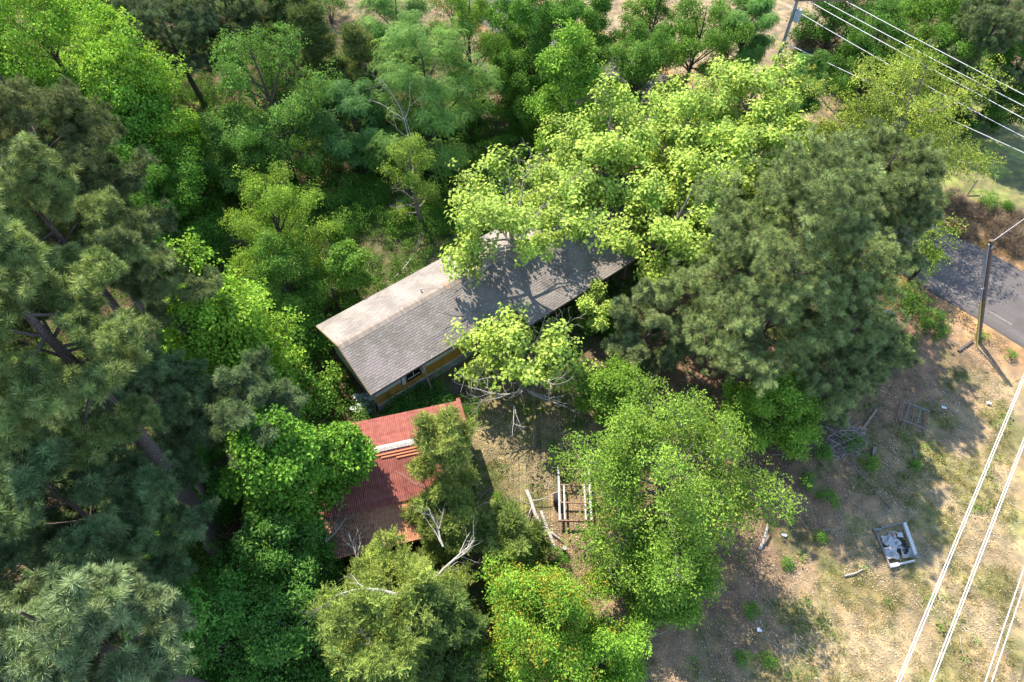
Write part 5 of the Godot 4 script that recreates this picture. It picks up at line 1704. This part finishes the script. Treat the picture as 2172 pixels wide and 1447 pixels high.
func make_shrubs() -> void:
	shrub("roadside_bush", "bright green bush between the big pine and the road", "gloss", 25.32, -29.83, 1.20, 4.20, 170, 1, Color(0.9, 1.1, 0.6), "", 1.00)
	shrub("grey_brush", "leafless grey brush by the power pole", "dry", 25.05, -54.76, 1.90, 3.00, 150, 2, Color(0.8, 0.95, 1.1), "", 1.50)
	shrub("house_shrub", "dark green creeping shrub against the house skirting", "bush", -4.68, -20.37, 1.50, 0.80, 120, 3, Color(0.6, 0.85, 0.7), "", 0.80)
	shrub("house_shrub", "green shrub between the skirting and the red shed roof", "bush", -5.77, -19.62, 1.20, 0.80, 90, 4, Color(0.55, 0.8, 0.7), "", 0.80)
	shrub("sapling_bush", "pale green sapling with few leaves left of the house corner", "gum_weed", -9.88, -21.55, 0.60, 2.20, 26, 5, Color(1.2, 1.2, 1.0), "", 1.20)
	shrub("sapling_bush", "lone green sapling over the litter behind the shed", "gum_weed", -10.39, -20.27, 0.60, 1.60, 30, 6, Color(0.8, 1.0, 0.8), "", 1.20)
	shrub("field_shrub", "small green shrub at the foot of the stub pole", "bush", 27.97, -25.15, 0.32, 0.40, 11, 7, Color(1.3, 1.3, 1.0), "", 0.60)
	shrub("field_shrub", "small green shrub by the road edge below the stub pole", "bush", 29.05, -23.75, 0.27, 0.36, 9, 8, Color(1.4, 1.4, 1.0), "", 0.60)
	shrub("verge_shrub", "leafy shrub on the far bank of the road", "bush", 32.99, -36.58, 0.75, 1.10, 50, 9, Color(1.3, 1.3, 1.1), "", 0.70)
	shrub("verge_shrub", "smaller dark shrub on the far bank beside the green field", "bush", 34.30, -36.45, 0.50, 0.80, 34, 10, Color(0.9, 1.0, 0.9), "", 0.70)
	shrub("shade_shrub", "low green shrub in the pine's shade near the blue tub", "bush", 22.72, -24.81, 1.00, 0.80, 80, 11, Color(0.8, 1.0, 0.7), "", 0.70)
	shrub("shade_shrub", "green patch of shrub between the road and the blue tub", "bush", 25.51, -26.15, 1.00, 0.60, 80, 12, Color(0.8, 1.0, 0.7), "", 0.70)
	shrub("shade_shrub", "low green shrub at the litter above the brush heap", "bush", 21.63, -23.50, 0.80, 0.60, 60, 13, Color(0.8, 1.0, 0.7), "", 0.70)
	shrub("heap_shrub", "bright green shrub growing out of the brush heap's end", "bush", 17.87, -18.02, 0.50, 0.64, 25, 14, Color(1.2, 1.3, 0.9), "", 0.70)
	shrub("heap_shrub", "small green shrub just below the brush heap", "bush", 16.31, -17.37, 0.45, 0.48, 22, 15, Color(1.2, 1.3, 0.9), "", 0.70)
	shrub("heap_shrub", "yellowish small shrub between brush heap and dry field", "bush", 18.52, -16.82, 0.41, 0.48, 18, 16, Color(1.4, 1.3, 0.8), "", 0.70)
	shrub("heap_shrub", "lone green shrub on the shaded dry field beyond the slatted frame", "bush", 20.91, -16.69, 0.27, 0.40, 11, 17, Color(1.3, 1.3, 0.9), "", 0.60)
	shrub("oak_shrub", "green shrub on the red soil by the wide oak", "bush", 15.06, -15.76, 0.36, 0.40, 14, 18, Color(1.2, 1.3, 0.9), "", 0.60)
	shrub("oak_shrub", "two stemmed green shrub on the red soil nearer the box frame", "bush", 15.88, -14.85, 0.54, 0.48, 24, 19, Color(1.2, 1.3, 0.9), "", 0.60)
	shrub("oak_shrub", "small round shrub on the shaded litter left of the box frame", "bush", 14.93, -12.82, 0.27, 0.32, 11, 20, Color(1.2, 1.3, 0.9), "", 0.60)
	shrub("oak_shrub", "small dark shrub on the litter below the wide oak", "bush", 13.06, -11.44, 0.27, 0.32, 11, 21, Color(0.9, 1.1, 0.8), "", 0.60)
	shrub("oak_shrub", "pale green seedling in the deep shade at the lower oak", "bush", 10.74, -9.40, 0.32, 0.40, 11, 22, Color(1.4, 1.5, 1.0), "", 0.60)
	shrub("edge_shrub", "green shrub at the lower edge of the dry field shade", "bush", 10.00, -7.41, 0.36, 0.32, 13, 23, Color(1.2, 1.3, 0.9), "", 0.60)
	shrub("edge_shrub", "small green shrub at the lower edge beside the shade", "bush", 11.11, -7.32, 0.32, 0.32, 11, 24, Color(1.2, 1.3, 0.9), "", 0.60)
	shrub("yard_shrub", "yellow green seedlings on the dry yard by the cedar", "bush", -0.73, -14.77, 0.32, 0.32, 11, 25, Color(1.5, 1.4, 0.8), "", 0.60)
	shrub("yard_shrub", "green shrub under the low catalpa near the shed", "bush", -2.22, -20.22, 0.81, 0.56, 33, 26, Color(1.0, 1.1, 0.8), "", 0.70)
	shrub("tangle_shrub", "tangle of brown and green stems below the flecked bush's tip", "bush", 2.23, -10.07, 0.90, 0.90, 50, 27, Color(1.0, 1.0, 0.8), "", 0.70)
	shrub("tangle_shrub", "low green shrub below the cedar and stump", "bush", 1.75, -11.59, 0.90, 0.90, 60, 28, Color(0.9, 1.0, 0.8), "", 0.70)
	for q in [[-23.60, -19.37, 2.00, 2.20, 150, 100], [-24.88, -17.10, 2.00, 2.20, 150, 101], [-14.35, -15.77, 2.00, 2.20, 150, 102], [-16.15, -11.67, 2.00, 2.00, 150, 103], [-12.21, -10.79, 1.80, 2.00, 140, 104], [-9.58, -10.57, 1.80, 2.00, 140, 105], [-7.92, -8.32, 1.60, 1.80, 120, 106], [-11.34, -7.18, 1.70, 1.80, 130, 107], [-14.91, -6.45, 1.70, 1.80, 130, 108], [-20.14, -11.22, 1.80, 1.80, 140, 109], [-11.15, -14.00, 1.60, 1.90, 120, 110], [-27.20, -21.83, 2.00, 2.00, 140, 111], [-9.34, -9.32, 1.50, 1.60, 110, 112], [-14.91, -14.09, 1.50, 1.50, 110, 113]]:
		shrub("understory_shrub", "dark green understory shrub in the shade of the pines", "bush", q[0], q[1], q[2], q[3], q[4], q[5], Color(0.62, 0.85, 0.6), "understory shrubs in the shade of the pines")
	for q in [[-21.73, -34.57, 2.40, 2.60, 170, 114], [-19.60, -31.44, 2.20, 2.40, 160, 115], [-23.53, -32.31, 2.20, 2.40, 160, 116], [-14.69, -41.16, 2.20, 2.20, 140, 117], [-12.70, -37.21, 2.00, 1.60, 130, 118], [-20.21, -38.49, 2.20, 2.40, 150, 119], [-16.62, -47.71, 2.20, 2.40, 150, 120], [-9.42, -43.12, 2.00, 1.80, 120, 121], [-4.51, -43.84, 2.00, 1.50, 120, 122], [-1.31, -45.82, 2.20, 2.20, 140, 123], [-12.81, -27.50, 1.60, 2.00, 120, 124], [-14.57, -25.20, 1.80, 2.00, 130, 125], [-10.14, -56.98, 2.20, 2.40, 140, 126], [-16.87, -62.83, 2.40, 2.60, 140, 127], [-5.51, -62.83, 2.20, 2.40, 120, 128], [-24.64, -47.07, 2.40, 2.60, 140, 129], [-29.87, -41.44, 2.60, 2.60, 160, 130], [-34.31, -36.73, 2.60, 2.80, 160, 131], [-14.84, -31.87, 2.00, 2.20, 140, 132]]:
		shrub("understory_shrub", "leafy understory shrub among the trees behind the house", "bush", q[0], q[1], q[2], q[3], q[4], q[5], Color(0.85, 0.98, 0.7), "understory shrubs among the trees behind the house")
	for q in [[-10.20, -37.95, 1.80, 1.00, 120, 133], [-7.30, -35.48, 1.70, 1.00, 110, 134], [-5.13, -36.94, 1.80, 1.00, 120, 135], [-2.57, -38.98, 1.80, 1.10, 120, 136], [-11.35, -34.54, 1.60, 1.00, 100, 137], [-4.34, -40.58, 1.80, 1.20, 120, 138], [-0.91, -42.11, 1.80, 1.30, 120, 139], [-4.70, -35.12, 1.20, 0.60, 70, 140]]:
		shrub("understory_shrub", "low green shrub in the grassy clearing behind the house", "bush", q[0], q[1], q[2], q[3], q[4], q[5], Color(0.9, 1.05, 0.75), "low shrubs in the clearing behind the house")
	for q in [[-12.01, -23.66, 1.60, 2.40, 120, 141], [-12.29, -21.06, 1.70, 2.40, 130, 142], [-10.85, -19.96, 1.30, 1.80, 90, 143], [-10.57, -24.50, 1.00, 1.80, 70, 144], [-12.06, -25.40, 1.30, 2.20, 100, 145]]:
		shrub("sapling_shrub", "leafy green sapling between the sweetgums and the house end", "elm", q[0], q[1], q[2], q[3], q[4], q[5], Color(1.0, 1.15, 0.7), "young trees among the saplings beside the house end")
	for q in [[29.01, -51.76, 2.20, 2.60, 150, 146], [33.02, -53.19, 2.20, 2.60, 150, 147], [29.91, -58.58, 2.40, 2.80, 150, 148], [39.49, -55.43, 2.40, 2.80, 150, 149], [38.93, -50.37, 2.20, 2.20, 130, 150], [34.40, -61.95, 2.40, 2.80, 150, 151], [26.77, -53.36, 1.60, 2.00, 90, 152], [38.93, -60.24, 2.40, 2.80, 140, 153], [45.32, -60.24, 2.40, 2.80, 140, 154]]:
		shrub("sapling_shrub", "dense green shrub under the wires beyond the road", "elm", q[0], q[1], q[2], q[3], q[4], q[5], Color(0.75, 1.0, 0.5), "dense shrubs under the wires beyond the road")
	for q in [[31.74, -36.08, 1.10, 0.60, 70, 155], [32.87, -34.19, 1.10, 0.60, 70, 156], [33.52, -32.83, 1.00, 0.50, 60, 157], [30.83, -37.06, 1.00, 0.60, 60, 158], [34.73, -35.12, 1.00, 0.50, 60, 159], [30.74, -34.29, 0.80, 0.40, 40, 160], [32.84, -35.60, 1.00, 0.60, 70, 161], [33.30, -33.73, 1.00, 0.50, 60, 162]]:
		shrub("dry_brush", "dry brown brush on the far verge of the road", "dry", q[0], q[1], q[2], q[3], q[4], q[5], Color(1.0, 1.0, 1.0), "dry brown brush on the far verge")
